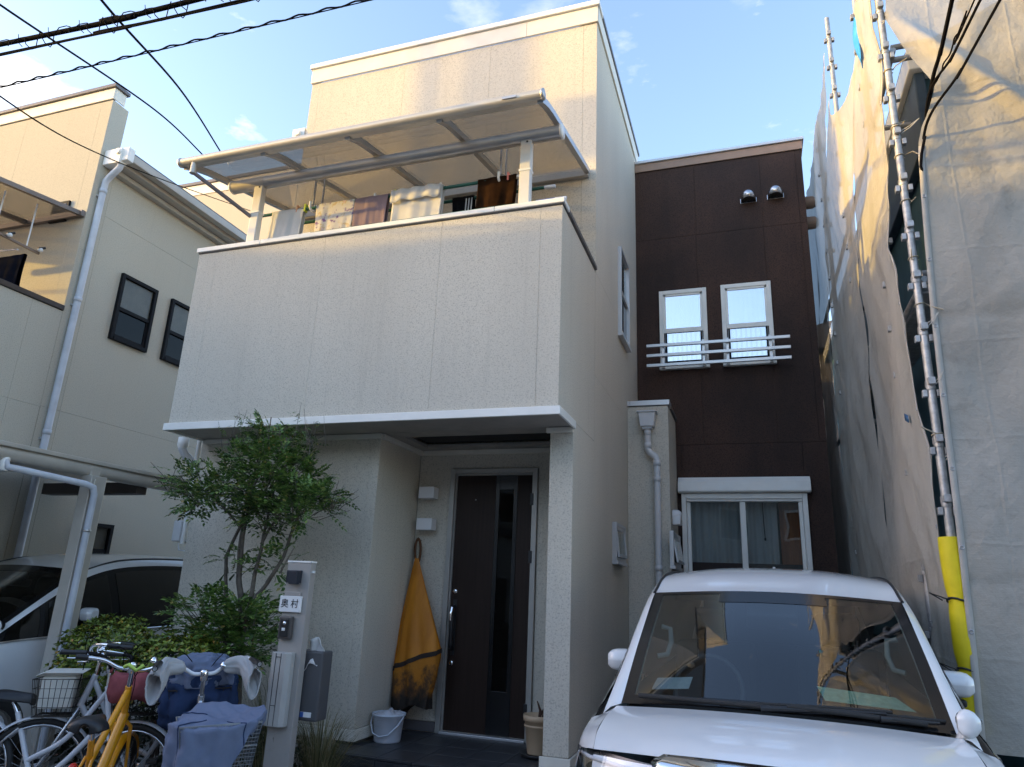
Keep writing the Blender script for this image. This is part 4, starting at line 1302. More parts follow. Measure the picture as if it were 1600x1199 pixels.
# three side sheets; edges run down the poles
def side_sheet(label, y0, y1, top0, top1, bot, seed, ey0=None, ey1=None, amp=.05, hem_at=None, belly=0.0):
    P = []
    NZ, NY = 170, 44
    for i in range(NZ):
        t = i / (NZ - 1)
        row = []
        for j in range(NY):
            u = j / (NY - 1)
            z = lerp(bot, lerp(top0, top1, u), t)
            a = y0 + (interp(ey0, z) if ey0 else 0)
            b = y1 + (interp(ey1, z) if ey1 else 0)
            y = lerp(a, b, u)
            x = XS - .03 - crease((y, 0, z), seed, amp * .55) - amp * .5 * math.sin(u * math.pi) * mnoise.noise(Vector((z * .8, seed, 0)))
            x -= belly * math.sin(u * math.pi) * math.exp(-((z - 3.2) / .9) ** 2)
            row.append((x, y, z))
        P.append(row)
    hems = []
    if hem_at is not None:
        hems.append(([((P[i][0][0], P[i][0][1], P[i][0][2]), (P[i][1][0], P[i][0][1] + .035, P[i][0][2])) for i in range(0, 160, 3)], (-1, 0, 0)))
    return sheet("scaffold_sheet", label, P, hems=hems)
e3 = [(1.0, -.03), (1.97, .13), (2.5, .06), (3.0, .20), (3.4, .12), (3.57, .17), (3.79, .16), (4.08, .34), (4.3, .20), (4.6, .07), (5.2, -.02), (7, -.03)]
side_sheet("side scaffold sheet nearest the corner pole, with a torn blue tag", 4.76, 6.42, 7.3, 5.9, .35, 11.0, ey0=e3, ey1=[(1, .1), (3, .12), (4.5, .05), (5.1, -.02), (5.6, -.35), (5.8, -.62), (7, -.85)], hem_at=1)
side_sheet("middle side scaffold sheet between the corner sheet and the far one", 6.46, 8.72, 6.0, 6.9, .30, 23.0, ey0=[(1, .05), (3, .13), (5, -.05), (5.5, -.4), (6, -.92), (7, -.95)], ey1=[(1, .2), (3.5, .35), (5.0, .05), (6.2, -.1), (6.9, -1.6)], belly=.05)
side_sheet("far side scaffold sheet reaching back along the brown wall", 8.74, 10.6, 7.45, 7.5, .30, 37.0, ey0=[(1, .1), (3.5, .35), (5.0, .05), (6.0, -.35), (6.5, -.9), (7.45, -1.68)], ey1=[(1, .5), (4, -.3), (6, .15), (7.5, -.2)])
MB().grid([[(XS - .065 - .01 * j, 5.14 + .06 * j, 2.78 + .05 * i + .03 * j) for j in range(2)] for i in range(2)]).build("tag", plain("blue tape scrap", (.03, .10, .22), .6), bpy.data.objects["scaffold_sheet.001"], solid=.002)
# blue tarp knotted at the second pole
P = []
for i in range(16):
    t = i / 15
    P.append([(XS - .02 + .03 * math.cos(a * 2 + t * 3), 5.42 + .09 * (a - .5) + .06 * math.sin(t * 5), 6.40 - t * .55 + .04 * math.sin(a * 7)) for a in [k / 7 for k in range(8)]])
tag(MB().grid(P).build("tarp", plain("bright blue tarpaulin", (.04, .30, .75), .4, var=.2, scale=12), solid=.003, loc=(XS, 5.42, 6.1)), "scrap of bright blue tarp tied to the second scaffold pole", "tarp")
# yellow foam sleeve on the corner pole
FO = plain("yellow foam", (.74, .60, .008), .6, var=.20, scale=5, bmp=.15, bscale=30)
rows = [(.11, 2.02)] if False else []
m = MB()
pts = [(XS + .008 * math.sin(z * 2.2), YS + .005 * math.sin(z * 3), z) for z in [2.0 - k * .07 for k in range(27)]]
rs = [.062 + .003 * math.sin(k * .9) - (.008 if k in (5, 10, 18) else 0) for k in range(27)]
m.tube(pts, rs, 18)
fo = tag(m.build("foam_sleeve", FO, loc=(XS, YS, 0)), "yellow foam sleeve round the foot of the scaffold corner pole", "foam padding")
for z in (1.65, 1.28, .32):
    k = MB().tube([(XS + .063 * math.cos(a), YS + .063 * math.sin(a), z + .012 * math.sin(a * 2)) for a in [q * math.pi / 8 for q in range(16)]], .006, 6, closed=True).build("tie_wire", BLACKP, fo)
    MB().tube([(XS - .06, YS - .04, z), (XS - .12, YS - .06, z + .02), (XS - .16, YS - .05, z + .035), (XS - .10, YS - .07, z - .005)], .004, 5).build("wire_end", BLACKP, k)
# string loops across the gap
m = MB()
for (a, b) in (((XS + .02, YS - .03, 4.72), (1.235, YS - .06, 4.80)), ((XS + .02, YS - .03, 3.30), (1.185, YS - .06, 3.38)), ((XS + .02, YS - .03, 2.92), (1.165, YS - .06, 2.99)), ((XS + .02, YS - .03, 2.45), (1.15, YS - .06, 2.51)), ((XS + .0, YS - .03, 5.66), (1.11, YS - .06, 5.66))):
    a, b = Vector(a), Vector(b)
    m.tube([a, (a + b) / 2 + Vector((0, -.01, -.015)), b], .0035, 5).tube([a + Vector((0, 0, .02)), (a + b) / 2 + Vector((0, -.01, .0)), b], .003, 5)
m.build("tie_string", plain("grey string", (.5, .48, .44), .8), SC)

# ================================================================ overhead cables
def cable(name, label, pts, r, n=40, grp="overhead cables", twist=0.0, sag=0.0):
    pts = spline(pts, n)
    for k, p in enumerate(pts):
        p.z -= sag * math.sin(math.pi * k / (n - 1))
    o = MB().tube(pts, r, 6).build(name, CABLE, loc=tuple(pts[n // 2]))
    return tag(o, label, "cable", grp)
cable("overhead_cable", "thickest black cable crossing the top left corner of the sky", [(-18.8, 2.8, 6.4), (-5.14, 2.8, 5.345), (-4.07, 2.8, 5.288), (-3.17, 2.8, 5.24), (3, 2.8, 5.1), (14, 2.8, 5.4)], .018, 90)
b2 = cable("overhead_cable", "thinner cable with wire loops just below the thickest cable, top left", [(-18.8, 2.8, 6.2), (-5.12, 2.8, 5.25), (-4.1, 2.8, 5.20), (-2.86, 2.8, 5.13), (3, 2.8, 4.95), (14, 2.8, 5.2)], .009, 90)
m = MB()
for k in range(9):
    x = -5.25 + k * .30
    z0 = 5.263 - (x + 5.12) * .055
    m.tube([(x + .17 * (q / 9) * 1.6 + .02, 2.79 - .02 * math.cos(q * 1.4), z0 + .075 * math.sin(q * .75) * (1 if k % 2 else -1) + .03) for q in range(10)], .0035, 5)
    m.tube([(x + .05, 2.78, z0 + .11), (x + .075, 2.78, z0 + .03), (x + .13, 2.78, z0 - .02)], .003, 4)
m.tube([(-18.8, 2.79, 6.18), (-5.12, 2.79, 5.225), (-2.86, 2.79, 5.10), (3, 2.79, 4.93), (14, 2.79, 5.2)], .006, 5)
m.build("wire_loop", CABLE, b2)
tw = MB()
base = [Vector((x, 2.8, 4.895 - (x + 3.5) * .021 + .0030 * (x + 3.5) ** 2 * (1 if abs(x + 3.5) > 3 else .1))) for x in [-18.8 + 32.8 * k / 1000 for k in range(1001)]]
tw.tube([p + Vector((0, .006 * math.cos(k * 1.05), .006 * math.sin(k * 1.05) + .010)) for k, p in enumerate(base)], .0055, 5)
tw.tube(base[::8], .0035, 5)
tag(tw.build("overhead_cable", CABLE, loc=(-3.5, 2.8, 4.9)), "thin twisted cable with a straight wire beside it, below the other street cables", "cable", "overhead cables")
cable("service_cable", "steep service cable dropping to the left end of the balcony awning", [(-3.6, 1.6, 5.25), (-4.18, 2.8, 5.51), (-5.20, 4.5, 6.28), (-6.42, 6.4, 7.0)], .010)
cable("service_cable", "long service cable from the top left corner, passing above the neighbour's roof coping", [(-4.5, 1.6, 5.1), (-5.25, 2.8, 5.75), (-6.12, 5, 6.63), (-6.68, 6.4, 7.0)], .009)
cable("service_cable", "thin wire crossing in front of the neighbour's lit wall and gutter", [(-4.2, 1.5, 4.6), (-4.94, 2.8, 4.85), (-6.4, 5, 5.97), (-8.65, 9.5, 8.28)], .006)
# cables that enter the house under construction
ends = [(1.315, 4.66, 4.96), (1.29, 4.66, 4.90), (1.285, 4.66, 4.88), (1.245, 4.66, 4.66)]
tops = [(1.315, 4, 5.11), (1.42, 4, 5.08), (1.455, 4, 5.07), (1.55, 4, 5.04)]
desc = ["leftmost of the four cables in front of the scaffold sheet, thick and ribbed", "thin wavy wire between the thick cables in front of the scaffold sheet", "straight cable just right of the wavy wire, in front of the scaffold sheet", "rightmost of the four cables, ending at the sheet's edge"]
for k in range(4):
    a, b = Vector(ends[k]), Vector(tops[k])
    d = b - a
    far = a + d * 6.2 + Vector((0, 0, .15))
    pts = [Vector((1.33, 5.2, 4.55 - .1 * k)), a, a + d * .5 + Vector((0, 0, -.006)), b, far]
    if k == 1:
        pts = [pts[0], a] + [a + d * (q / 12) + Vector((.008 * math.sin(q * 2.2), 0, .006 * math.cos(q * 1.7))) for q in range(1, 13)] + [far]
    cable("service_cable", desc[k], pts, (.013, .005, .009, .009)[k], 60, "cables to the house under construction")
MB().tube([(1.24, 4.64, 4.62), (1.21, 4.66, 4.50), (1.20, 4.68, 4.42), (1.22, 4.70, 4.34), (1.195, 4.70, 4.25), (1.2, 4.72, 4.0), (1.17, 4.74, 3.3)], .010, 6).build("cable_tail", CABLE, bpy.data.objects["service_cable.006"])
# ================================================================ minivans (local axes: x across, y from nose to tail, z up)
PAINT = plain("pearl white car paint", (0.78, 0.79, 0.80), 0.28, var=0.015, coat=1.0, spec=0.5)
FRIT = plain("black glass border", (0.010, 0.010, 0.011), 0.15)
WGLASS = glass("windscreen glass", (0.40, 0.46, 0.46), 1.5, (1, 1, 1), 0.0, 0.02)
TINT = glass("dark tinted side glass", (0.05, 0.05, 0.055), 1.5, (1, 1, 1), 0.0, 0.01)
CARIN = plain("dark car interior", (0.022, 0.022, 0.024), 0.7)
CARTRIM = plain("pale grey car pillar trim", (0.46, 0.49, 0.47), 0.7)
SEAT = plain("dark grey seat fabric", (0.035, 0.035, 0.038), 0.85, bmp=.3)
LENS = glass("clear lamp lens", (0.85, 0.87, 0.9), 1.5, (1, 1, 1), 0.0, 0.05)
LAMPB = plain("smoky lamp bowl", (0.10, 0.10, 0.11), 0.25, metal=0.6)
AMBER = plain("warm reflector", (0.62, 0.52, 0.36), 0.2, metal=0.5)
DRL = plain("white light guide", (0.8, 0.8, 0.82), 0.3)
PAPER = plain("pale blue white paper", (0.70, 0.80, 0.84), 0.8, var=.1, scale=30)
PAPER2 = plain("pale green paper", (0.45, 0.80, 0.58), 0.8, var=.2, scale=40)
TYRE = RUBBER


def mir(row):
    """half row listed from the right side (x>0) to the centre -> full row right to left"""
    full = list(row)
    for p in reversed(row[:-1] if abs(row[-1][0]) < 1e-6 else row):
        full.append((-p[0], p[1], p[2]))
    return full


def build_van(name, label, loc, rot, papers=True):
    V = thing(name, label, "minivan", loc)
    V.rotation_euler = (0, 0, rot)
    V.scale = (.985, 1, 1)
    ORG[V.name] = (0, 0, 0)           # parts are written in the van's own axes
    last = [None]
    def part(mb, n, mat, parent=None, **k):
        o = mb.build(n, mat, parent or V, **k)
        ORG[o.name] = (0, 0, 0)
        last[0] = o
        return o
    # --- curves (right side)
    E1 = [(.712, .84, 1.100), (.700, 1.10, 1.287), (.684, 1.36, 1.463), (.668, 1.62, 1.622), (.665, 2.05, 1.735), (.665, 2.8, 1.780), (.660, 3.9, 1.77), (.64, 4.5, 1.70)]
    E2 = [(.790, .78, 1.055), (.757, 1.10, 1.262), (.736, 1.40, 1.445), (.722, 1.70, 1.590), (.716, 2.10, 1.675), (.716, 2.8, 1.71), (.712, 3.9, 1.69), (.69, 4.5, 1.60)]
    B = [(.838, .70, 1.020), (.842, 1.05, 1.045), (.845, 1.42, 1.060), (.846, 1.80, 1.075), (.847, 2.20, 1.085), (.846, 2.9, 1.105), (.84, 3.9, 1.14), (.815, 4.52, 1.16)]
    M1 = [(.848, .70, .80), (.852, 1.05, .80), (.853, 1.42, .80), (.853, 1.8, .80), (.853, 2.2, .80), (.853, 2.9, .80), (.85, 3.9, .82), (.83, 4.56, .85)]
    SL = [(.82, .72, .26), (.82, 1.05, .25), (.82, 1.42, .24), (.82, 1.8, .24), (.82, 2.2, .24), (.82, 2.9, .24), (.82, 3.9, .26), (.80, 4.56, .32)]
    # --- windscreen
    bot = mir([(.712, .84, 1.100), (.36, .755, 1.126), (0, .725, 1.134)])
    mid = mir([(.692, 1.23, 1.375), (.35, 1.135, 1.402), (0, 1.105, 1.411)])
    top = mir([(.668, 1.62, 1.622), (.33, 1.53, 1.642), (0, 1.50, 1.650)])
    ctrl = [bot, mid, top]
    W_ = patch(ctrl, 33, 49)
    nv, nu = 49, 33
    body_w = MB()
    def sub(i0, i1, j0, j1, off=0.0):
        return [[Vector(W_[i][j]) + Vector((0, -off * .55, off * .84)) for j in range(j0, j1 + 1)] for i in range(i0, i1 + 1)]
    gl = MB().grid(sub(2, nu - 2, 2, nv - 3))
    part(gl, "windscreen", WGLASS)
    fb = MB()
    fb.grid(sub(0, 2, 0, nv - 1, .002)).grid(sub(nu - 2, nu - 1, 0, nv - 1, .002)).grid(sub(nu - 5, nu - 2, 14, nv - 15, .002)).grid(sub(2, nu - 2, 0, 2, .002)).grid(sub(2, nu - 2, nv - 3, nv - 1, .002))
    ws = last[0]
    part(fb, "windscreen_border", FRIT, ws)
    # sensor pod behind the glass with its triangle mark
    c = Vector(W_[nu - 6][nv // 2])
    part(MB().obox(c + Vector((0, .05, -.05)), (.13, 0, 0), (0, .07, .035), (0, -.02, .035)), "sensor_pod", BLACKP, ws, bev=.01)
    part(MB().obox(c + Vector((-.0, .16, -.09)), (.125, 0, 0), (0, .012, 0), (0, .008, .033)), "rear_view_mirror", BLACKP, ws, bev=.01)
    # --- roof
    rf = [top]
    for y, ez, cz, xe in ((2.02, 1.730, 1.782, .665), (2.8, 1.778, 1.828, .665), (3.8, 1.77, 1.820, .660), (4.5, 1.70, 1.755, .64)):
        rf.append(mir([(xe, y, ez), (.34, y, lerp(ez, cz, .82)), (0, y, cz)]))
    part(MB().grid(patch(rf, 41, 25)), "roof", PAINT)
    roof = last[0]
    a = MB()
    for sx in (1, -1):
        a.tube([(sx * p[0] * 1.004, p[1], p[2] + .003) for p in spline(E1[3:], 24)], .009, 6)
    part(a, "roof_moulding", BLACKP, roof)
    part(MB().prism([(4.0, 1.815), (4.16, 1.81), (4.16, 1.83), (4.13, 1.90), (4.115, 1.90)], 'x', -.012, .012), "antenna", PAINT, roof, bev=.006)
    # --- pillars and roof rails, side glass, body sides
    for sx in (1, -1):
        def S_(rows):
            return [[(sx * p[0], p[1], p[2]) for p in r_] for r_ in rows]
        e1, e2, b, m1, sl = [spline(c_, 57) for c_ in (E1, E2, B, M1, SL)]
        rail = MB().grid(S_([[p * 1 for p in e1], [(p + q) / 2 + Vector((.006, -.006, .008)) for p, q in zip(e1, e2)], e2]))
        part(rail, "pillar_rail", PAINT)
        # side glazing follows the belt; split by black pillars
        def side(k0, k1, t0, t1, off=0.0):
            g_ = []
            for t in [lerp(t0, t1, q / 4) for q in range(5)]:
                g_.append([Vector((lerp(b[k].x, e2[k].x, t) + .012 * math.sin(t * math.pi) + off, lerp(b[k].y, e2[k].y, t), lerp(b[k].z, e2[k].z, t))) for k in range(k0, k1 + 1)])
            return S_(g_)
        part(MB().grid(side(0, 56, 0, 1, -.004)), "window_surround", FRIT)
        sur = last[0]
        for k0, k1 in ((3, 10), (12, 27), (29, 41), (43, 54)):
            part(MB().grid(side(k0, k1, .06, .93, .001)), "side_window", TINT, sur)
        for k in (11,):
            part(MB().grid(side(10, 11, .02, .98, .004)), "quarter_bar", BLACKP, sur)
        ch = MB().tube([(sx * (p.x + .004), p.y, p.z) for p in b[2:]], .010, 6)
        part(ch, "belt_moulding", CHROME, sur)
        body = MB().grid(S_([b, [lerp(p, q, .5) + Vector((.010, 0, 0)) for p, q in zip(b, m1)], m1, [lerp(p, q, .5) + Vector((.006, 0, 0)) for p, q in zip(m1, sl)], sl]))
        part(body, "body_side", PAINT)
        bs = last[0]
        for k in (13, 28, 42):
            part(MB().grid([[Vector((sx * (lerp(b[k].x, m1[k].x, t) + .0125 * (1 - abs(t - .5) * .8)), b[k].y + dy, lerp(b[k].z, sl[k].z, t))) for dy in (-.004, .004)] for t in (0, .25, .5, .95)]), "door_seam", BLACKP, bs)
        for k in (22, 32):
            y = b[k].y
            part(MB().bar((sx * .868, y - .09, .965), (sx * .868, y + .09, .968), .02, .03), "door_handle", PAINT, bs, bev=.006)
        # fender from the bonnet edge out to the belt line
        fe = [[(.735, .80, 1.085), (.79, .76, 1.055), (.838, .70, 1.020), (.852, .70, .80)],
              [(.735, .60, 1.070), (.79, .60, 1.045), (.836, .60, 1.00), (.853, .6, .80)],
              [(.728, .42, 1.046), (.775, .45, 1.024), (.822, .48, .985), (.845, .45, .80)],
              [(.710, .28, .997), (.755, .33, .987), (.80, .40, .960), (.832, .38, .80)]]
        part(MB().grid(patch(S_(fe), 17, 13)), "fender", PAINT)
        # lower fender and bumper corner
        lf = [[(.852, .70, .80), (.856, .70, .55), (.82, .72, .26)], [(.853, .5, .80), (.857, .5, .55), (.82, .5, .26)], [(.845, .36, .80), (.85, .33, .55), (.80, .3, .24)], [(.832, .32, .80), (.79, .18, .55), (.74, .16, .24)]]
        part(MB().grid(patch(S_(lf), 13, 9)), "bumper_corner", PAINT)
        # headlight: bowl, projector, light guide, clear cover
        hl = [[(.825, .46, .975), (.822, .43, .88), (.80, .36, .79)], [(.725, .265, .993), (.725, .215, .90), (.715, .20, .795)], [(.57, .160, .993), (.57, .115, .90), (.56, .10, .81)], [(.42, .115, .988), (.42, .075, .90), (.41, .06, .83)]]
        H = patch(S_(hl), 17, 9)
        back = [[Vector(p) + Vector((-sx * .03, .05, -.004)) for p in r_] for r_ in H]
        part(MB().grid(back), "headlight", LAMPB)
        hd = last[0]
        part(MB().grid(H), "lamp_cover", LENS, hd)
        for x, y, r_ in ((.70, .215, .042), (.58, .15, .042)):
            part(MB().lathe([(r_, -.02), (r_ * .9, .0), (r_ * .5, .02), (0, .03)], (sx * x, y + .06, .915), 16, axis='y'), "projector", AMBER, hd)
        part(MB().tube([(sx * .805, .425, .955), (sx * .72, .262, .970), (sx * .57, .165, .968), (sx * .43, .12, .964)], .008, 6), "light_guide", DRL, hd)
        part(MB().grid(S_([[(.79, .40, .945), (.70, .27, .965), (.60, .20, .965)], [(.77, .38, .87), (.70, .26, .87), (.60, .20, .86)]])), "reflector", AMBER, hd)
        # door mirrors: body coloured shell, dark glass, foot; small mirror on the bonnet corner of the left side
        mx_, my, mz = .79, 1.60, 1.20
        shell = []
        for q in range(9):
            a_ = q / 8
            s_ = [.30, .80, .95, 1, 1, 1, .98, .90, .62][q]
            cx = mx_ - .03 + .185 * a_
            ring = []
            for k in range(16):
                an = 2 * math.pi * k / 16
                ca, sa = math.cos(an), math.sin(an)
                yy = -.075 * s_ * math.copysign(abs(ca) ** .8, ca) if ca > 0 else .045 * s_ * abs(ca) ** .4
                ring.append((sx * cx, my + yy + .02 * (1 - a_), mz + .035 + .062 * s_ * math.copysign(abs(sa) ** .45, sa)))
            shell.append(ring + [ring[0]])
        mr = part(MB().grid(shell).add([p for p in shell[-1][:-1]], [tuple(range(16))]), "door_mirror", PAINT)
        part(MB().bar((sx * (mx_ - .05), my + .02, mz - .045), (sx * (mx_ + .12), my + .01, mz - .055), .07, .035), "mirror_foot", BLACKP, mr, bev=.01)
        part(MB().obox((sx * (mx_ + .05), my + .046, mz + .035), (.064, 0, 0), (0, .003, 0), (0, 0, .046)), "mirror_glass", CHROME, mr, bev=.01)
        part(MB().box(sx * (mx_ + .085), sx * (mx_ + .125), my - .03, my + .02, mz + .02, mz + .04), "turn_lamp", BLACKP, mr)
        # interior pillar trims and grab handles
        e1b = spline(E1[:4], 20)
        tr_ = [[(sx * (p.x - .045), p.y + .05, p.z - .015) for p in e1b], [(sx * (p.x - .005), p.y + .12, p.z - .03) for p in e1b]]
        part(MB().grid(tr_), "pillar_trim", CARTRIM, ws, solid=.01)
        part(MB().tube([(sx * .60, 1.42, 1.44), (sx * .555, 1.44, 1.43), (sx * .545, 1.40, 1.36), (sx * .56, 1.34, 1.30), (sx * .61, 1.32, 1.29)], .014, 8), "grab_handle", CARTRIM, ws)
    # small round-cornered guide mirror on the left bonnet corner
    shell = []
    for q in range(6):
        s_ = [.5, .9, 1, .95, .8, .4][q]
        ring = [(.715 + .085 * q / 5, .80 + .028 * s_ * math.cos(2 * math.pi * k / 12) + .02, 1.150 + .056 * s_ * math.sin(2 * math.pi * k / 12)) for k in range(12)]
        shell.append(ring + [ring[0]])
    gm = part(MB().grid(shell).add(shell[0][:-1], [tuple(range(12))]).add(shell[-1][:-1], [tuple(range(12))]), "guide_mirror", PAINT)
    part(MB().tube([(.72, .86, 1.06), (.73, .84, 1.09), (.75, .83, 1.12)], .022, 8), "mirror_foot", PAINT, gm)
    part(MB().lathe([(0, .002), (.036, 0), (.040, -.006)], (.757, .868, 1.157), 14, axis='y'), "mirror_glass", FRIT, gm)
    # --- bonnet
    hf = [mir([(.728, .81, 1.092), (.37, .725, 1.118), (0, .695, 1.127)]),
          mir([(.73, .60, 1.076), (.37, .50, 1.104), (0, .47, 1.113)]),
          mir([(.724, .40, 1.040), (.37, .29, 1.067), (0, .26, 1.076)]),
          mir([(.706, .270, .998), (.37, .150, 1.022), (0, .115, 1.029)])]
    part(MB().grid(patch(hf, 25, 33)), "bonnet", PAINT)
    bn = last[0]
    # bonnet lip: broad chrome bar
    cb = [mir([(.40, .150, 1.028), (.22, .118, 1.036), (0, .105, 1.038)]), mir([(.44, .105, 1.002), (.22, .035, 1.002), (0, .02, 1.002)]), mir([(.38, .08, .945), (.22, .015, .94), (0, .0, .94)])]
    part(MB().grid(patch(cb, 9, 25)), "chrome_bar", CHROME, bn, solid=.012)
    # --- front fascia: grille and bumper
    ff = []
    for z, dx in ((.965, 0), (.85, -.005), (.70, -.02), (.55, -.035), (.38, -.03), (.22, .02)):
        ff.append(mir([(.705, (.265 if z > .9 else .19) + dx, z + (.015 if z > .9 else 0)), (.42, (.13 if z > .9 else .07) + dx, z + (.027 if z > .9 else 0)), (0, (.09 if z > .9 else .02) + dx, z + (.027 if z > .9 else 0))]))
    part(MB().grid(patch(ff, 21, 25)), "front_bumper", PAINT)
    fbp = last[0]
    gr = MB()
    for k in range(6):
        z = .44 + k * .085
        gr.grid([[(x, .03 - .05 + .075 * (abs(x) / .42) ** 2 + dy, z + dz) for x in [-.40 + .1 * i for i in range(9)]] for dy, dz in ((0, -.022), (-.022, 0), (0, .022))])
    part(gr, "grille", CHROME, fbp)
    part(MB().grid([[(x, .012 - .035 + .075 * (abs(x) / .42) ** 2, z) for x in [-.42 + .105 * i for i in range(9)]] for z in (.40, .90)]), "grille_back", BLACKP, fbp)
    part(MB().box(-.165, .165, -.075, -.06, .45, .615), "number_plate", WHITEP, fbp, bev=.004)
    # cowl and wipers
    cw = [mir([(.72, .80, 1.075), (.37, .72, 1.102), (0, .69, 1.111)]), mir([(.69, .88, 1.085), (.37, .80, 1.110), (0, .77, 1.118)])]
    part(MB().grid(patch(cw, 5, 25)), "cowl", BLACKP)
    cl = last[0]
    def on_ws(j, i, off):
        return Vector(W_[i][j]) + Vector((0, -off * .6, off * .8))
    for (j0, i0), (j1, i1) in (((10, 1), (2, 3)), ((26, 0), (9, 4))):
        pts = [on_ws(round(lerp(j0, j1, t)), 0, .02) + (Vector((0, .28, .20)) * (lerp(i0, i1, t) / 32)) for t in (0, .33, .66, 1)]
        w_ = part(MB().tube(pts, [.016, .013, .010, .007], 6), "wiper", BLACKP, cl)
        pts = [on_ws(round(lerp(j0 + 6, j1 - 1, t)), 1, .006) + (Vector((0, .28, .20)) * (lerp(i0, i1, t) / 32)) for t in (0, .33, .66, 1)]
        part(MB().tube(pts, .009, 5), "wiper_blade", RUBBER, w_)
    for x0, x1 in ((.60, .05), (-.02, -.62)):
        pts = [Vector((lerp(x0, x1, t), .86 - .13 * (1 - (lerp(x0, x1, t) / .7) ** 2) * .9 - .02, 1.128 + .012 * t + .026 * (1 - (lerp(x0, x1, t) / .7) ** 2))) for t in (0, .25, .5, .75, 1)]
        part(MB().tube(pts, .012, 6), "wiper_blade", RUBBER, cl)
    # interior
    part(MB().grid([[(x, y, z) for x in (-.68, -.3, 0, .3, .68)] for y, z in ((.72, 1.075), (1.0, 1.10), (1.35, 1.06), (1.42, .85))]), "dashboard", CARIN, ws, solid=.01)
    rr = MB().tube([(-.36 + .185 * math.cos(a_), 1.50 + .07 * math.sin(a_), 1.12 + .172 * math.sin(a_)) for a_ in [2 * math.pi * k / 24 for k in range(24)]], .014, 8, closed=True)
    part(rr, "steering_wheel", plain("grey wheel rim", (.10, .10, .10), .5), ws)
    for x in (-.36, .36):
        s_ = MB().obox((x, 2.05, 1.02), (.25, 0, 0), (0, .08, 0), (0, .06, .33))
        part(s_, "seat", SEAT, ws, bev=.05)
        part(MB().obox((x, 2.12, 1.45), (.13, 0, 0), (0, .045, 0), (0, .01, .10)), "headrest", SEAT, ws, bev=.04)
    part(MB().box(-.70, .70, 2.9, 3.1, .5, 1.30), "rear_seat", SEAT, ws, bev=.05)
    part(MB().box(-.80, .80, .9, 4.4, .30, .34).box(-.66, .66, 4.35, 4.4, .34, 1.6), "cabin_floor", CARIN, ws)
    part(MB().grid([[(x, y, z - .03) for x in (-.56, 0, .56)] for y, z in ((1.68, 1.62), (2.2, 1.73), (3, 1.76), (4.3, 1.70))]), "headliner", plain("grey headliner", (.06, .06, .06), .9), ws)
    if papers:
        part(MB().add([(-.60, 1.05, 1.150), (-.41, 1.03, 1.170), (-.40, 1.13, 1.215), (-.585, 1.15, 1.195)], [(0, 1, 2, 3)]), "paper", PAPER, ws, solid=.002)
        part(MB().add([(.22, 1.02, 1.170), (.60, 1.05, 1.150), (.53, 1.13, 1.195), (.19, 1.11, 1.220)], [(0, 1, 2, 3)]), "paper", PAPER2, ws, solid=.002)
    # tail
    tl = [mir([(.64, 4.5, 1.70), (.34, 4.53, 1.745), (0, 4.54, 1.755)]), mir([(.69, 4.5, 1.60), (.35, 4.6, 1.63), (0, 4.63, 1.64)]), mir([(.815, 4.52, 1.16), (.4, 4.69, 1.16), (0, 4.72, 1.16)]), mir([(.83, 4.56, .85), (.4, 4.73, .85), (0, 4.76, .85)]), mir([(.80, 4.56, .32), (.4, 4.72, .32), (0, 4.75, .32)])]
    part(MB().grid(patch(tl, 17, 17)), "tailgate", PAINT)
    tg = last[0]
    part(MB().grid(patch([[Vector(p) + Vector((0, .012, 0)) for p in mir([(.60, 4.55, 1.56), (.3, 4.635, 1.58), (0, 4.655, 1.585)])], [Vector(p) + Vector((0, .012, 0)) for p in mir([(.74, 4.57, 1.19), (.4, 4.69, 1.19), (0, 4.72, 1.19)])]], 7, 13)), "rear_window", FRIT, tg)
    # wheels
    wh = None
    for x in (.76, -.76):
        for y in (.88, 3.72):
            if wh is None:
                wh = part(MB().lathe([(.20, -.09), (.29, -.10), (.318, -.075), (.322, 0), (.318, .075), (.29, .10), (.20, .09)], (0, 0, 0), 28, axis='x'), "wheel", TYRE)
                part(MB().lathe([(0, .075), (.05, .085), (.16, .07), (.205, .095), (.205, -.09), (0, -.08)], (0, 0, 0), 20, axis='x'), "rim", STEEL, wh)
                wh.location = (x, y, .322)
            else:
                c_ = copy_tree(wh, V)
                c_.location = (x, y, .322)
                if x < 0:
                    c_.rotation_euler = (0, 0, math.pi)
    return V


VAN = build_van("minivan", "white minivan parked on the drive in front of the brown wing, papers on its dashboard", (0.03, 2.80, 0), rad(-2.0))
VAN2 = build_van("minivan", "white minivan under the carport behind the bicycles, left", (-6.66, 3.60, 0), rad(1.0), papers=False)
# ================================================================ gate post
PUT = plain("greige painted aluminium", (0.36, 0.335, 0.31), 0.5, var=.06, bmp=.05)
GP = thing("gate_post", "slim greige gate post with nameplate, door phone and mail slot", "gate post", (-2.925, 4.23, 0))
MB().box(-3.02, -2.835, 4.20, 4.262, -.02, 1.725).build("post", PUT, GP, bev=.004)
MB().box(-3.022, -2.833, 4.197, 4.265, 1.726, 1.738).build("post_cap", TRIM, GP, bev=.002)
MB().box(-2.8345, -2.822, 4.215, 4.24, 1.66, 1.675).build("screw_cover", WHITEP, GP)
l0 = MB().box(-3.005, -2.895, 4.175, 4.199, 1.592, 1.675).build("post_lamp", plain("dark blue grey plastic", (.022, .026, .038), .35), GP, bev=.004)
MB().box(-2.955, -2.895, 4.135, 4.174, 1.585, 1.672).build("lamp_head", MATS["dark blue grey plastic"], l0, bev=.004)
n0 = MB().box(-3.035, -2.868, 4.18, 4.196, 1.405, 1.508).build("nameplate", WHITEP, GP, bev=.003)
MB().box(-3.01, -2.885, 4.185, 4.199, 1.509, 1.535).build("nameplate_lamp", PUT, n0, bev=.004)
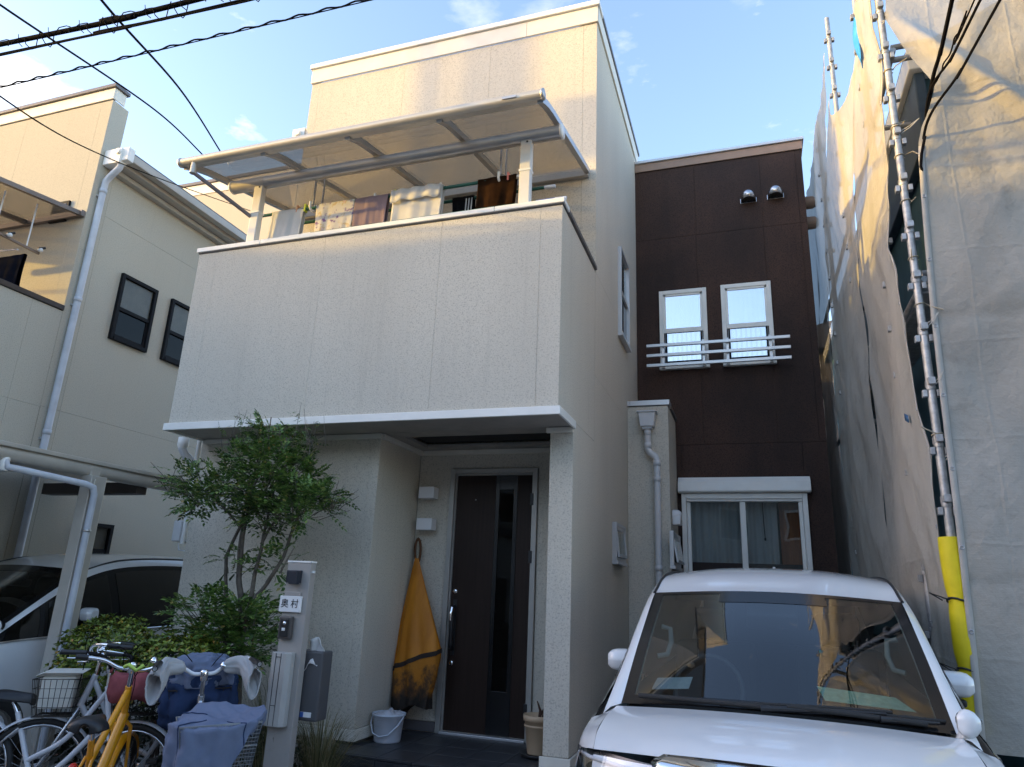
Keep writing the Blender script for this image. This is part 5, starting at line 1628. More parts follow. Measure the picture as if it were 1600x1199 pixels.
def text(body, size, loc, rot, mat, parent, name):
    c = bpy.data.curves.new(name, 'FONT')
    c.body = body
    c.size = size
    c.align_x = 'CENTER'
    c.align_y = 'CENTER'
    c.extrude = .0006
    c.offset = .0001
    c.materials.append(mat)
    o = bpy.data.objects.new(name, c)
    COL.objects.link(o)
    o.parent = parent
    q = Vector(ORG[parent.name])
    o.location = Vector(loc) - q
    o.rotation_euler = rot
    bpy.context.view_layer.update()
    me = bpy.data.meshes.new_from_object(o.evaluated_get(bpy.context.evaluated_depsgraph_get()))
    m_ = bpy.data.objects.new(name, me)
    COL.objects.link(m_)
    m_.parent, m_.location, m_.rotation_euler = parent, o.location.copy(), rot
    bpy.data.objects.remove(o)
    return m_
INK = plain("black ink", (.012, .012, .014), .6)
text("\u5965", .060, (-2.992, 4.1785, 1.456), (math.pi / 2, 0, 0), INK, n0, "lettering")
text("\u6751", .060, (-2.915, 4.1785, 1.456), (math.pi / 2, 0, 0), INK, n0, "lettering")
i0 = MB().box(-3.01, -2.912, 4.165, 4.199, 1.235, 1.378).build("door_phone", plain("taupe plastic", (.085, .075, .07), .4), GP, bev=.008)
MB().box(-2.992, -2.930, 4.158, 4.1645, 1.250, 1.362).build("phone_front", BLACKP, i0, bev=.006)
MB().lathe([(0, -.004), (.012, -.002), (.014, .004)], (-2.962, 4.157, 1.335), 12, axis='y').build("camera_eye", CHROME, i0)
MB().box(-2.975, -2.950, 4.155, 4.1575, 1.288, 1.306).build("call_button", WHITEP, i0, bev=.002)
MAIL = plain("light grey painted mail slot", (.42, .41, .39), .45, var=.05)
m0 = MB().prism([(-3.02, 4.198), (-3.02, 4.15), (-2.99, 4.135), (-2.90, 4.135), (-2.872, 4.155), (-2.872, 4.198)], 'z', .715, 1.155).build("mail_slot", MAIL, GP, bev=.004)
for x in (-2.975, -2.937):
    MB().box(x - .0018, x + .0018, 4.1325, 4.1345, .72, 1.15).build("slot_line", DARKGAP, m0)
for z in (1.128, .838):
    MB().box(-2.973, -2.939, 4.1325, 4.1345, z - .002, z + .002).build("slot_line", DARKGAP, m0)
MB().box(-2.98, -2.715, 4.275, 4.40, .74, 1.165).build("mailbox", plain("dark grey steel box", (.085, .085, .09), .45, var=.08), GP, bev=.012)
lb = MB().box(-2.835, -2.755, 4.268, 4.2745, .765, .795).build("sticker", WHITEP, GP)
MB().box(-2.835, -2.81, 4.2665, 4.2678, .765, .795).build("sticker_mark", plain("blue print", (.04, .12, .4), .5), lb)
rows = []
for i in range(10):
    v = i / 9
    rows.append([(-2.85 + .11 * u + .01 * math.sin(v * 5), 4.262 + .10 * math.sin(v * 3.1) * .3 - .012 * math.sin(u * 9 + v * 3) - (.0 if v > .3 else .0) + .05 * (1 - v), 1.235 - .17 * v + .10 * (u - .4) * (v - .5) - .02 * math.cos(u * 6)) for u in [k / 8 for k in range(9)]])
tag(MB().grid(rows).build("cloth", WH, solid=.004, loc=(-2.8, 4.28, 1.18)), "crumpled white cloth lying over the dark mailbox behind the gate post", "cloth")

# ================================================================ plants
LEAFA, _nt, _N, _L, _b = nodes_of("glossy green leaf")
_oi = _N.new("ShaderNodeNewGeometry")
_c = ramp(_nt, _oi.outputs['Random Per Island'], [(0.0, (.03, .07, .016)), (.4, (.075, .15, .028)), (.78, (.14, .23, .05)), (.96, (.24, .31, .08)), (1.0, (.30, .20, .06))])
_L.new(_c, _b.inputs['Base Color'])
_b.inputs['Roughness'].default_value = .38
_b.inputs['Subsurface Weight'].default_value = 0
_b.inputs['Transmission Weight'].default_value = 0
LEAFB, _nt, _N, _L, _b = nodes_of("azalea leaf")
_oi = _N.new("ShaderNodeNewGeometry")
_c = ramp(_nt, _oi.outputs['Random Per Island'], [(0.0, (.06, .10, .014)), (.5, (.15, .21, .022)), (.85, (.24, .29, .035)), (.95, (.34, .28, .035)), (1.0, (.40, .17, .03))])
_L.new(_c, _b.inputs['Base Color'])
_b.inputs['Roughness'].default_value = .45
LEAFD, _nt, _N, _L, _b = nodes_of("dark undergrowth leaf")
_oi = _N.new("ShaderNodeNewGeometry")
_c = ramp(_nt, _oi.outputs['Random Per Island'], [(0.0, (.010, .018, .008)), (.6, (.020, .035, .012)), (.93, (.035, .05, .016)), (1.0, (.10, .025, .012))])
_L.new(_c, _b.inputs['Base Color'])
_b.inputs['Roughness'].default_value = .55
STRAW, _nt, _N, _L, _b = nodes_of("straw coloured grass blade")
_oi = _N.new("ShaderNodeNewGeometry")
_c = ramp(_nt, _oi.outputs['Random Per Island'], [(0.0, (.05, .065, .02)), (.5, (.14, .13, .05)), (1.0, (.30, .24, .12))])
_L.new(_c, _b.inputs['Base Color'])
_b.inputs['Roughness'].default_value = .6
BARK = plain("grey brown bark", (.13, .11, .09), .9, var=.35, scale=18, bmp=.6, bscale=60)


def leaf(vs, fs, p, d, n, L, w):
    """a folded leaf: two triangles pairs along its rib"""
    s = d.cross(n).normalized()
    b = len(vs)
    vs += [p, p + d * L * .5 + s * w + n * w * .35, p + d * L, p + d * L * .5 - s * w + n * w * .35]
    fs += [(b, b + 1, b + 2), (b, b + 2, b + 3)]


def spray(vs, fs, rnd, p, d, length, pairs, L, w):
    """pinnate leaf: a rib with leaflets both sides"""
    d = d.normalized()
    up = Vector((0, 0, 1))
    s = d.cross(up)
    if s.length < .1:
        s = Vector((1, 0, 0))
    s.normalize()
    n = s.cross(d).normalized()
    n = (n + s * rnd.uniform(-.5, .5)).normalized()
    s = d.cross(n).normalized()
    for k in range(pairs):
        t = (k + .6) / pairs
        q = p + d * length * t - Vector((0, 0, 1)) * length * .22 * t * t
        for sg in (1, -1):
            ld = (s * sg + d * rnd.uniform(.35, .75) - up * rnd.uniform(0, .35)).normalized()
            leaf(vs, fs, q, ld, (n + Vector((rnd.uniform(-.3, .3), rnd.uniform(-.3, .3), 0))).normalized(), L * rnd.uniform(.8, 1.15) * (1 - .25 * t), w)
    leaf(vs, fs, p + d * length - up * length * .22, (d - up * .4).normalized(), n, L, w)


TR = thing("tree", "slender multi stemmed evergreen tree in front of the house wall, left of the gate post", "tree", (-3.85, 4.85, 0))
rnd = random.Random(12)
tm = MB()
stems = [
    [(-3.83, 4.80, 0), (-3.82, 4.8, .6), (-3.80, 4.80, 1.05), (-3.77, 4.82, 1.40), (-3.66, 4.86, 1.58)],
    [(-3.72, 4.84, 0), (-3.76, 4.83, .7), (-3.84, 4.82, 1.2), (-3.87, 4.82, 1.45), (-3.97, 4.84, 1.75), (-3.95, 4.84, 2.1)],
    [(-3.90, 4.84, 0), (-3.95, 4.86, .7), (-4.0, 4.86, 1.25), (-4.10, 4.86, 1.75), (-4.0, 4.86, 2.05), (-3.97, 4.85, 2.4)],
    [(-3.77, 4.82, 1.40), (-3.75, 4.80, 1.65), (-3.70, 4.78, 1.95), (-3.66, 4.78, 2.4)],
    [(-3.66, 4.86, 1.58), (-3.55, 4.86, 1.75), (-3.47, 4.86, 2.1), (-3.35, 4.84, 2.35)],
    [(-3.84, 4.82, 1.42), (-3.90, 4.80, 1.7), (-3.88, 4.78, 2.1), (-3.86, 4.78, 2.6)],
    [(-3.72, 4.79, 1.88), (-3.60, 4.76, 2.05), (-3.45, 4.72, 2.2), (-3.1, 4.68, 2.25)],
    [(-3.97, 4.84, 2.0), (-4.2, 4.8, 2.2), (-4.5, 4.76, 2.4)],
    [(-3.86, 4.78, 2.3), (-3.75, 4.72, 2.6), (-3.72, 4.7, 2.9)],
]
for k, st in enumerate(stems):
    n = 14
    pts = spline(st, n)
    r0 = (.034, .028, .022, .020, .018, .018, .012, .012, .010)[k]
    tm.tube([p + Vector((mnoise.noise(p * 5) * .018, mnoise.noise(p * 5 + Vector((9, 0, 0))) * .018, 0)) for p in pts], [r0 * (1 - .6 * i / n) for i in range(n)], 7)
tm.build("trunk", BARK, TR)
vs, fs = [], []
tw = MB()
def crown(c, rx, ry, rz, n, seed, L=.054, flat=.0):
    r_ = random.Random(seed)
    c = Vector(c)
    k = 0
    while k < n:
        v = Vector((r_.uniform(-1, 1), r_.uniform(-1, 1), r_.uniform(-1, 1)))
        if not (.30 < v.length < 1):
            continue
        f = mnoise.noise(v * 2.6 + Vector((seed, 0, 0)))
        if v.length > .80 + .30 * f or f < -.28:
            continue
        p = c + Vector((v.x * rx, v.y * ry, v.z * rz))
        out = (Vector((v.x, v.y, v.z * .35)) + Vector((r_.uniform(-.6, .6), r_.uniform(-.6, .6), r_.uniform(-.1, .7)))).normalized()
        spray(vs, fs, r_, p, out, r_.uniform(.11, .18), r_.randint(4, 6), L, L * .24)
        if k % 5 == 0:
            tw.tube([p + out * .08, p - (p - c) * .30 - Vector((0, 0, .06)), p - (p - c) * .5 - Vector((0, 0, .10))], [.0018, .003, .004], 4, caps=False)
        k += 1
crown((-3.75, 4.78, 2.42), .62, .50, .34, 369, 3)
crown((-4.28, 4.74, 2.30), .42, .36, .26, 148, 4)
crown((-3.38, 4.74, 2.20), .45, .36, .22, 142, 5)
crown((-3.72, 4.76, 2.72), .36, .34, .22, 91, 6)
crown((-3.60, 4.74, 2.08), .30, .26, .14, 63, 7)
crown((-3.08, 4.70, 2.24), .25, .18, .10, 42, 8)
crown((-4.62, 4.72, 2.42), .22, .2, .16, 42, 18)
crown((-3.55, 4.80, 1.72), .20, .2, .16, 28, 9)
crown((-4.0, 4.82, 1.74), .22, .2, .12, 17, 10)
crown((-4.02, 4.74, 1.30), .38, .34, .26, 148, 11)
crown((-3.70, 4.72, 1.22), .36, .34, .26, 148, 12)
crown((-3.86, 4.68, 1.08), .50, .36, .20, 127, 13)
# shoots standing out of the top
for q in range(26):
    b_ = Vector((rnd.uniform(-4.2, -3.25), rnd.uniform(4.6, 4.9), rnd.uniform(2.55, 2.72)))
    e_ = b_ + Vector((rnd.uniform(-.08, .08), rnd.uniform(-.06, .06), rnd.uniform(.14, .30)))
    tw.tube([b_, e_], [.003, .0015], 4, caps=False)
    for t in (.3, .5, .7, .85, 1):
        spray(vs, fs, rnd, b_.lerp(e_, t), Vector((rnd.uniform(-1, 1), rnd.uniform(-1, 1), .6)), .07, 3, .026, .006)
TC = Vector((-3.83, 4.78, 2.25))
vs = [TC + Vector(((p.x - TC.x) * .86, (p.y - TC.y) * .9, (p.z - TC.z) * .92 - .02)) if p.z > 1.6 else p for p in vs]
mb = MB()
mb.add(vs, fs)
mb.build("crown", LEAFA, TR, fix=False, kind="stuff")
tw.build("twigs", BARK, TR, fix=False, kind="stuff")


def bush(name, label, c, rx, ry, rz, n, seed, mat, L=.03, cat="shrub", grp=None, z0=.05):
    t = thing(name, label, cat, (c[0], c[1], 0), grp)
    r_ = random.Random(seed)
    c = Vector(c)
    vs, fs = [], []
    while len(fs) < n * 10:
        v = Vector((r_.gauss(0, 1), r_.gauss(0, 1), r_.gauss(0, 1))).normalized()
        if v.z < -.6:
            continue
        rr = r_.uniform(.72, 1.0) * (1 + .22 * mnoise.noise(v * 2.2 + Vector((seed, 1, 0))))
        p = c + Vector((v.x * rx, v.y * ry, v.z * rz)) * rr
        if p.z < z0:
            continue
        for k in range(5):
            a = 2 * math.pi * k / 5 + r_.uniform(-.4, .4)
            up = (v + Vector((0, 0, .8)) + Vector((r_.uniform(-.5, .5), r_.uniform(-.5, .5), 0))).normalized()
            s = up.orthogonal().normalized()
            q = up.cross(s)
            d = (s * math.cos(a) + q * math.sin(a) + up * .55).normalized()
            leaf(vs, fs, p, d, up, L * r_.uniform(.8, 1.3), L * .26)
    mb = MB()
    mb.add(vs, fs)
    mb.build("leaves", mat, t, fix=False, kind="stuff")
    st = MB()
    for k in range(9):
        a = 2 * math.pi * k / 9
        st.tube([(c.x + .04 * math.cos(a), c.y + .04 * math.sin(a), 0), (c.x + rx * .4 * math.cos(a), c.y + ry * .4 * math.sin(a), c.z), (c.x + rx * .8 * math.cos(a), c.y + ry * .8 * math.sin(a), c.z + rz * .5)], [.010, .007, .003], 5)
    st.build("stems", BARK, t)
    return t
bush("azalea_bush", "rounded yellow green azalea bush behind the handlebars, left of the tree", (-4.74, 4.52, .92), .50, .32, .36, 1500, 41, LEAFB, .038)
bush("azalea_bush", "azalea bush nearer the tree foot with a few orange leaves", (-4.08, 4.50, .90), .46, .32, .31, 1200, 42, LEAFB, .036)
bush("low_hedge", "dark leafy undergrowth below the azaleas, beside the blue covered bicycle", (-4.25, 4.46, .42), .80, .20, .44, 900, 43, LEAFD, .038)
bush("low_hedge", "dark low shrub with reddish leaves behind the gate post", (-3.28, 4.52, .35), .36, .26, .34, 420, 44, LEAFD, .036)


def grass(name, label, c, n, seed, h, spread):
    t = thing(name, label, "ornamental grass", (c[0], c[1], 0))
    r_ = random.Random(seed)
    vs, fs = [], []
    for k in range(n):
        a = r_.uniform(0, 2 * math.pi)
        R = r_.uniform(0, .10)
        p = Vector((c[0] + R * math.cos(a), c[1] + R * math.sin(a), .03))
        out = Vector((math.cos(a), math.sin(a), 0))
        hh, sp = h * r_.uniform(.6, 1.1), spread * r_.uniform(.3, 1.1)
        w = .0030
        s = Vector((-math.sin(a), math.cos(a), 0))
        b = len(vs)
        for q in range(7):
            u = q / 6
            z = hh * (u * 1.5 - .75 * u ** 2.4 * (1 if r_.random() > .0 else 1))
            o_ = p + out * sp * u ** 1.7 + Vector((0, 0, z))
            ww = w * (1 - u * .85)
            vs += [o_ - s * ww, o_ + s * ww]
        for q in range(6):
            i = b + q * 2
            fs.append((i, i + 1, i + 3, i + 2))
    mb = MB()
    mb.add(vs, fs, True)
    mb.build("blades", STRAW, t, fix=False, kind="stuff")
    return t
grass("grass_clump", "arching straw coloured grass clump right of the gate post, below the mailbox", (-2.88, 4.62, 0), 520, 51, .86, .42)
grass("grass_clump", "dry grass blades between the blue covered bicycle and the gate post", (-3.16, 4.44, 0), 200, 52, 1.12, .30)

# ================================================================ porch things
BU = thing("bucket", "white plastic bucket with a cloth inside, on the porch tiles", "bucket", (-2.94, 5.72, .372))
bx, by, bz = -2.94, 5.72, .372
MB().lathe([(0, .004), (.105, .0), (.110, .01), (.128, .195), (.140, .20), (.142, .215), (.134, .215), (.124, .20), (.105, .02), (0, .02)], (bx, by, bz), 32).build("tub", plain("bluish white plastic", (.62, .66, .74), .4, var=.04), BU)
MB().tube([(bx - .140, by - .01, bz + .20), (bx - .125, by - .07, bz + .14), (bx - .07, by - .128, bz + .075), (bx, by - .145, bz + .055), (bx + .07, by - .128, bz + .072), (bx + .125, by - .07, bz + .14), (bx + .142, by - .01, bz + .20)], .0055, 8).build("handle", MATS["bluish white plastic"], BU)
rows = []
for i in range(9):
    for_ = []
    for k in range(17):
        a = 2 * math.pi * k / 16
        R = .118 * i / 8
        for_.append((bx + R * math.cos(a), by + R * math.sin(a), bz + .205 + .045 * mnoise.noise(Vector((R * 22 * math.cos(a), R * 22 * math.sin(a), 3))) + .03 * (1 - i / 8)))
    rows.append(for_)
tag(MB().grid(rows).build("rag", plain("wet grey white rag", (.5, .5, .54), .7, var=.25, scale=30), solid=.004, loc=(bx, by, bz + .2)), "crumpled pale rag inside the white bucket", "rag")
PT = thing("flower_pot", "tall beige plant pot with a dead stump, beside the front door", "plant pot", (-1.672, 5.80, .372))
px_, py_, pz_ = -1.672, 5.80, .372
POTM = plain("beige plastic pot", (.52, .38, .25), .55, var=.08)
MB().lathe([(0, .02), (.078, .02), (.082, .03), (.108, .255), (.118, .258), (.120, .30), (.112, .30), (.104, .26), (.10, .24), (0, .24)], (px_, py_, pz_), 32).build("pot", POTM, PT)
MB().lathe([(.108, .215), (.111, .218), (.111, .228), (.108, .231)], (px_, py_, pz_), 32).build("pot_ring", POTM, PT)
MB().lathe([(0, .0), (.125, .0), (.145, .028), (.14, .03), (.12, .012), (0, .01)], (px_, py_, pz_), 28).build("saucer", BLACKP, PT)
MB().lathe([(0, .25), (.102, .245)], (px_, py_, pz_), 20).build("soil", SOIL, PT)
MB().tube([(px_ + .01, py_, pz_ + .24), (px_ + .015, py_, pz_ + .33), (px_ - .01, py_ - .01, pz_ + .40)], [.016, .012, .004], 7).tube([(px_ + .02, py_, pz_ + .3), (px_ + .05, py_, pz_ + .36)], [.01, .003], 6).tube([(px_ + .02, py_ + .02, pz_ + .24), (px_ + .04, py_ + .03, pz_ + .34)], [.01, .004], 6).build("stump", plain("dead brown stem", (.06, .03, .02), .9), PT)
# orange waxed bag hanging in the corner
ORG_M, _nt, _N, _L, _b = nodes_of("orange canvas")
_v = coords(_nt)
_c = ramp(_nt, noise(_nt, coords(_nt, (3, 3, .6)), 3.0, 5), [(.3, (.42, .135, .004)), (.7, (.62, .225, .008))])
_L.new(_c, _b.inputs['Base Color'])
_b.inputs['Roughness'].default_value = .6
bump(_nt, _b, noise(_nt, _v, 40, 4), .3, .004)
ORG_D, _nt, _N, _L, _b = nodes_of("soiled orange canvas")
_v = coords(_nt)
_sx = _N.new("ShaderNodeSeparateXYZ")
_L.new(_v, _sx.inputs[0])
_ad = _N.new("ShaderNodeMath")
_ad.operation = 'MULTIPLY_ADD'
_ad.inputs[1].default_value = 1.0
_L.new(_sx.outputs['Z'], _ad.inputs[0])
_L.new(noise(_nt, coords(_nt, (2, 2, 1.4)), 4.0, 6, .65), _ad.inputs[2])
_c = ramp(_nt, _ad.outputs[0], [(.70, (.02, .014, .010)), (.86, (.12, .05, .012)), (1.02, (.46, .165, .010))])
_L.new(_c, _b.inputs['Base Color'])
_b.inputs['Roughness'].default_value = .7
bump(_nt, _b, noise(_nt, _v, 25, 5), .5, .01)
OB = thing("hanging_canvas", "orange canvas with a dirty hem hanging left of the front door", "canvas bag", (-2.92, 6.1, .4))
MB().tube([(-3.02, 6.255, 2.03), (-3.02, 6.20, 2.03), (-3.02, 6.18, 2.05)], .007, 8).build("hook", STEEL, OB)
loop = [(-3.02 + .028 * math.cos(a), 6.19 - .01 * math.sin(a), 1.93 + .11 * math.sin(a)) for a in [2 * math.pi * k / 20 for k in range(20)]]
MB().tube(loop, .013, 8, closed=True).build("strap_loop", plain("brown strap", (.12, .05, .02), .8), OB)
def canvas(t, a, r_scale=1.0):
    """t 0 top ..1 bottom hem; a angle round the front"""
    z = lerp(1.86, .98, t)
    cx = lerp(-3.015, -2.90, t ** 1.1)
    R = lerp(.018, .225, t ** .95)
    fold = 1 + .34 * t * mnoise.noise(Vector((math.cos(a) * 2.2, math.sin(a) * 2.2, t * .8))) + .16 * t * mnoise.noise(Vector((math.cos(a) * 5, math.sin(a) * 5, t * 1.6 + 4)))
    return (cx + R * math.cos(a) * fold, 6.17 - .10 * t + R * .42 * math.sin(a) * fold * -1, z + .10 * t * math.cos(a) * .9)
rows = [[canvas(i / 26, 2 * math.pi * k / 48) for k in range(49)] for i in range(27)]
MB().grid(rows).build("canvas", ORG_M, OB)
band = [[Vector(canvas(1.0, 2 * math.pi * k / 48)) + Vector((0, -.003, dz)) + (Vector(canvas(1.0, 2 * math.pi * k / 48)) - Vector((-2.90, 6.07, .98))) * .02 for k in range(49)] for dz in (.018, -.022)]
MB().grid(band).build("dark_band", plain("dark brown webbing", (.03, .018, .012), .8), OB)
rows = []
for i in range(16):
    t = i / 15
    r_ = []
    for k in range(49):
        a = 2 * math.pi * k / 48
        p = Vector(canvas(1.0, a))
        c_ = Vector((-2.88, 6.08, p.z))
        s_ = 1.0 - .34 * t ** 1.3 + .50 * mnoise.noise(Vector((math.cos(a) * 2.1, math.sin(a) * 2.1, t * 1.1 + 7))) * t + .22 * mnoise.noise(Vector((math.cos(a) * 5, math.sin(a) * 5, t * 2))) * t
        q = c_ + (p - c_) * s_
        q.z = p.z - .02 - (.40 + .06 * math.sin(a * 2 + 1)) * t
        r_.append(q)
    rows.append(r_)
MB().grid(rows).build("soiled_skirt", ORG_D, OB)

# ================================================================ bicycles (local axes: y forward, rear axle at y = 0)
WHT_F = plain("white bicycle enamel", (.62, .63, .66), .3, var=.06, coat=.5)
SIL_F = plain("silver bicycle tube", (.60, .61, .64), .25, metal=.8)
YEL_F = plain("orange yellow enamel", (.80, .33, .008), .3, var=.05, coat=.6)
SADDLE = plain("black saddle vinyl", (.016, .016, .018), .4, bmp=.15)
PINK = cloth("faded red basket cover", (.33, .10, .11), .15, 0, .25, bmp=.4)
BLUEC = cloth("blue grey rain cover", (.17, .205, .30), .12, 0, .10, bmp=.3)
NAVC = cloth("dark blue rain cover", (.035, .055, .12), .1, 0, .15, bmp=.3)
GREYC = cloth("light grey handlebar muff", (.52, .52, .53), .25, 0, .06, bmp=.3)
BLUBAG = plain("bright blue plastic bag", (.015, .12, .55), .35, var=.2, scale=14)


def bicycle(label, stem, heading, lean, frame_mat, fork_mat, R=.33, wb=1.08, bars='city', bar_mat=CHROME, loop_frame=True, fat=.018, saddle_z=.80, stem_z=1.0, basket=None, rack=True):
    """stem: world x, y of the handlebar stem"""
    sy = wb - .27
    rot = Matrix.Rotation(heading, 4, 'Z')
    off = rot @ Vector((0, sy, 0))
    T_ = thing("bicycle", label, "bicycle", (stem[0] - off.x, stem[1] - off.y, 0), "bicycles parked by the hedge")
    T_.rotation_euler = (0, lean, heading)
    ORG[T_.name] = (0, 0, 0)
    def part(mb, n, mat, parent=None, **k):
        o = mb.build(n, mat, parent or T_, **k)
        ORG[o.name] = (0, 0, 0)
        return o
    bb = Vector((0, .44 * wb, .29))
    st = Vector((0, .21, saddle_z))
    hd_t, hd_b = Vector((0, sy + .015, stem_z - .10)), Vector((0, sy + .075, stem_z - .30))
    fa, ra = Vector((0, wb, R)), Vector((0, 0, R))
    for c_ in (ra, fa):
        w_ = part(MB().tube([c_ + Vector((0, (R - fat) * math.cos(a), (R - fat) * math.sin(a))) for a in [2 * math.pi * k / 36 for k in range(36)]], fat, 8, closed=True), "wheel", RUBBER)
        part(MB().tube([c_ + Vector((0, (R - fat * 2.3) * math.cos(a), (R - fat * 2.3) * math.sin(a))) for a in [2 * math.pi * k / 36 for k in range(36)]], .010, 6, closed=True), "rim", STEEL, w_)
        sp = MB()
        for k in range(28):
            a = 2 * math.pi * k / 28
            sp.tube([c_ + Vector(((.025 if k % 2 else -.025), .02 * math.cos(a + .8), .02 * math.sin(a + .8))), c_ + Vector((0, (R - fat * 2.5) * math.cos(a), (R - fat * 2.5) * math.sin(a)))], .0012, 4, caps=False)
        part(sp, "spokes", STEEL, w_)
        part(MB().lathe([(0, -.05), (.018, -.045), (.02, .045), (0, .05)], c_, 10, axis='x'), "hub", STEEL, w_)
    fr = MB()
    if loop_frame:
        fr.tube(spline([hd_b + Vector((0, 0, .02)), (0, lerp(hd_b.y, bb.y, .55), .42), bb + Vector((0, .02, .0)), bb], 14), .019, 10)
        fr.tube(spline([hd_t - Vector((0, 0, .04)), (0, lerp(hd_t.y, bb.y, .55), .56), bb + Vector((0, -.06, .13))], 14), .017, 10)
    else:
        fr.tube([hd_b + Vector((0, 0, .03)), bb], .030, 12)
        fr.tube(spline([hd_t - Vector((0, 0, .03)), (0, lerp(hd_t.y, st.y, .6), saddle_z - .16), bb + (st - bb) * .55], 10), .020, 10)
    fr.tube([bb, bb + (st - bb) * .80], .017, 10)
    for sx in (.055, -.055):
        fr.tube([bb + Vector((sx * .6, -.03, 0)), ra + Vector((sx, 0, 0))], .009, 8)
        fr.tube([bb + (st - bb) * .62 + Vector((sx * .35, 0, 0)), ra + Vector((sx, 0, 0))], .008, 8)
    fr.tube([hd_t, hd_b], .021, 12)
    frm = part(fr, "frame", frame_mat)
    fk = MB()
    for sx in (.05, -.05):
        fk.tube([hd_b + Vector((sx * .4, .0, -.01)), hd_b + Vector((sx, .012, -.04)), lerp(hd_b, fa, .6) + Vector((sx, -.01, 0)), fa + Vector((sx, 0, 0))], [.012, .012, .010, .008], 8)
    part(fk, "fork", fork_mat)
    part(MB().tube([bb + (st - bb) * .78, st + Vector((0, 0, -.03))], .013, 10), "seat_post", CHROME)
    sd = []
    for y, w_, z in ((-.13, .03, .0), (-.12, .075, .012), (-.07, .095, .018), (0.0, .062, .012), (.06, .03, .006), (.12, .018, .0), (.135, .006, -.01)):
        sd.append([(st.x + w_ * x, st.y + y, st.z + z - .035 * abs(x) ** 2.5 - (.012 if abs(x) > .98 else 0)) for x in (-1, -.85, -.5, 0, .5, .85, 1)])
    part(MB().grid(patch(sd, 22, 19)), "saddle", SADDLE, solid=.03)
    # mudguards
    for c_, a0, a1 in ((ra, 40, 195), (fa, 20, 150)):
        R2 = R + .022
        P = [[c_ + Vector((x, R2 * (1 - .03 * abs(x) / .03) * math.cos(rad(a)), R2 * (1 - .04 * abs(x) / .03) * math.sin(rad(a)))) for x in (-.028, -.014, 0, .014, .028)] for a in [lerp(a0, a1, q / 20) for q in range(21)]]
        part(MB().grid(P), "mudguard", frame_mat, solid=.002)
    # crank, chain case, pedals
    part(MB().bar(bb + Vector((.05, .03, 0)), ra + Vector((.05, -.03, 0)), .012, .075), "chain_case", BLACKP, bev=.005)
    ck = part(MB().lathe([(0, .03), (.075, .032), (.085, .036), (.085, .04), (0, .044)], bb, 20, axis='x'), "crank", STEEL)
    for sx in (1, -1):
        e = bb + Vector((sx * .075, .11 * sx, -.11 * sx))
        part(MB().bar(bb + Vector((sx * .06, 0, 0)), e, .015, .022), "crank_arm", STEEL, ck)
        part(MB().box(e.x + (.01 if sx > 0 else -.10), e.x + (.10 if sx > 0 else -.01), e.y - .035, e.y + .035, e.z - .012, e.z + .012), "pedal", BLACKP, ck, bev=.004)
    # handlebar
    s0 = Vector((0, sy, stem_z))
    if bars == 'city':
        half = [(0, 0, .02), (.06, .03, .02), (.12, .055, .055), (.19, .03, .095), (.25, -.05, .10), (.275, -.14, .09), (.285, -.22, .085)]
        g0 = 4
    elif bars == 'flat':
        half = [(0, 0, .0), (.08, .0, .005), (.17, -.012, .04), (.27, -.03, .05), (.33, -.045, .05)]
        g0 = 2.9
    else:
        half = [(0, 0, .02), (.05, .025, .015), (.11, .05, .03), (.18, .04, .08), (.235, -.04, .10), (.26, -.13, .10), (.27, -.2, .10)]
        g0 = 4
    sp_ = spline(half, 30)
    pts = [s0 + Vector((-p.x, p.y, p.z)) for p in reversed(sp_[1:])] + [s0 + p for p in sp_]
    hb = part(MB().tube(pts, .0115, 10), "handlebar", bar_mat)
    part(MB().tube([hd_t, s0 + Vector((0, 0, .03))], .014, 10).lathe([(0, .045), (.02, .042), (.024, .03), (.024, -.02), (0, -.025)], s0, 12), "stem", CHROME, hb)
    for sx in (1, -1):
        g = [s0 + Vector((sx * p.x, p.y, p.z)) for p in sp_[int(30 * g0 / (len(half) - 1)):]]
        part(MB().tube(g, .0165, 10), "grip", BLACKP, hb)
        a_ = g[0]
        part(MB().tube([a_ + Vector((0, .01, -.005)), a_ + Vector((sx * .02, .045, -.03)), g[-1] + Vector((0, .05, -.035))], .005, 6), "brake_lever", CHROME, hb)
        part(MB().tube(spline([a_ + Vector((0, .02, -.01)), a_ * .5 + s0 * .5 + Vector((0, .12, .09)), s0 + Vector((0, .10, -.05)), hd_b + Vector((0, .04, 0))], 14), .0028, 5), "brake_cable", CABLE, hb)
    part(MB().lathe([(0, .035), (.016, .03), (.024, .012), (.024, 0), (.0, -.005)], s0 + Vector((.11, .02, .05)), 14), "bell", CHROME, hb)
    if rack:
        m = MB()
        for sx in (.06, -.06):
            m.tube([(sx, .12, .62), (sx, -.02, .70), (sx, -.30, .70)], .006, 6).tube([(sx, -.16, .70), (sx, 0, R)], .005, 6)
        for y in (-.02, -.12, -.21, -.30):
            m.tube([(-.06, y, .70), (.06, y, .70)], .005, 6)
        part(m, "carrier", STEEL)
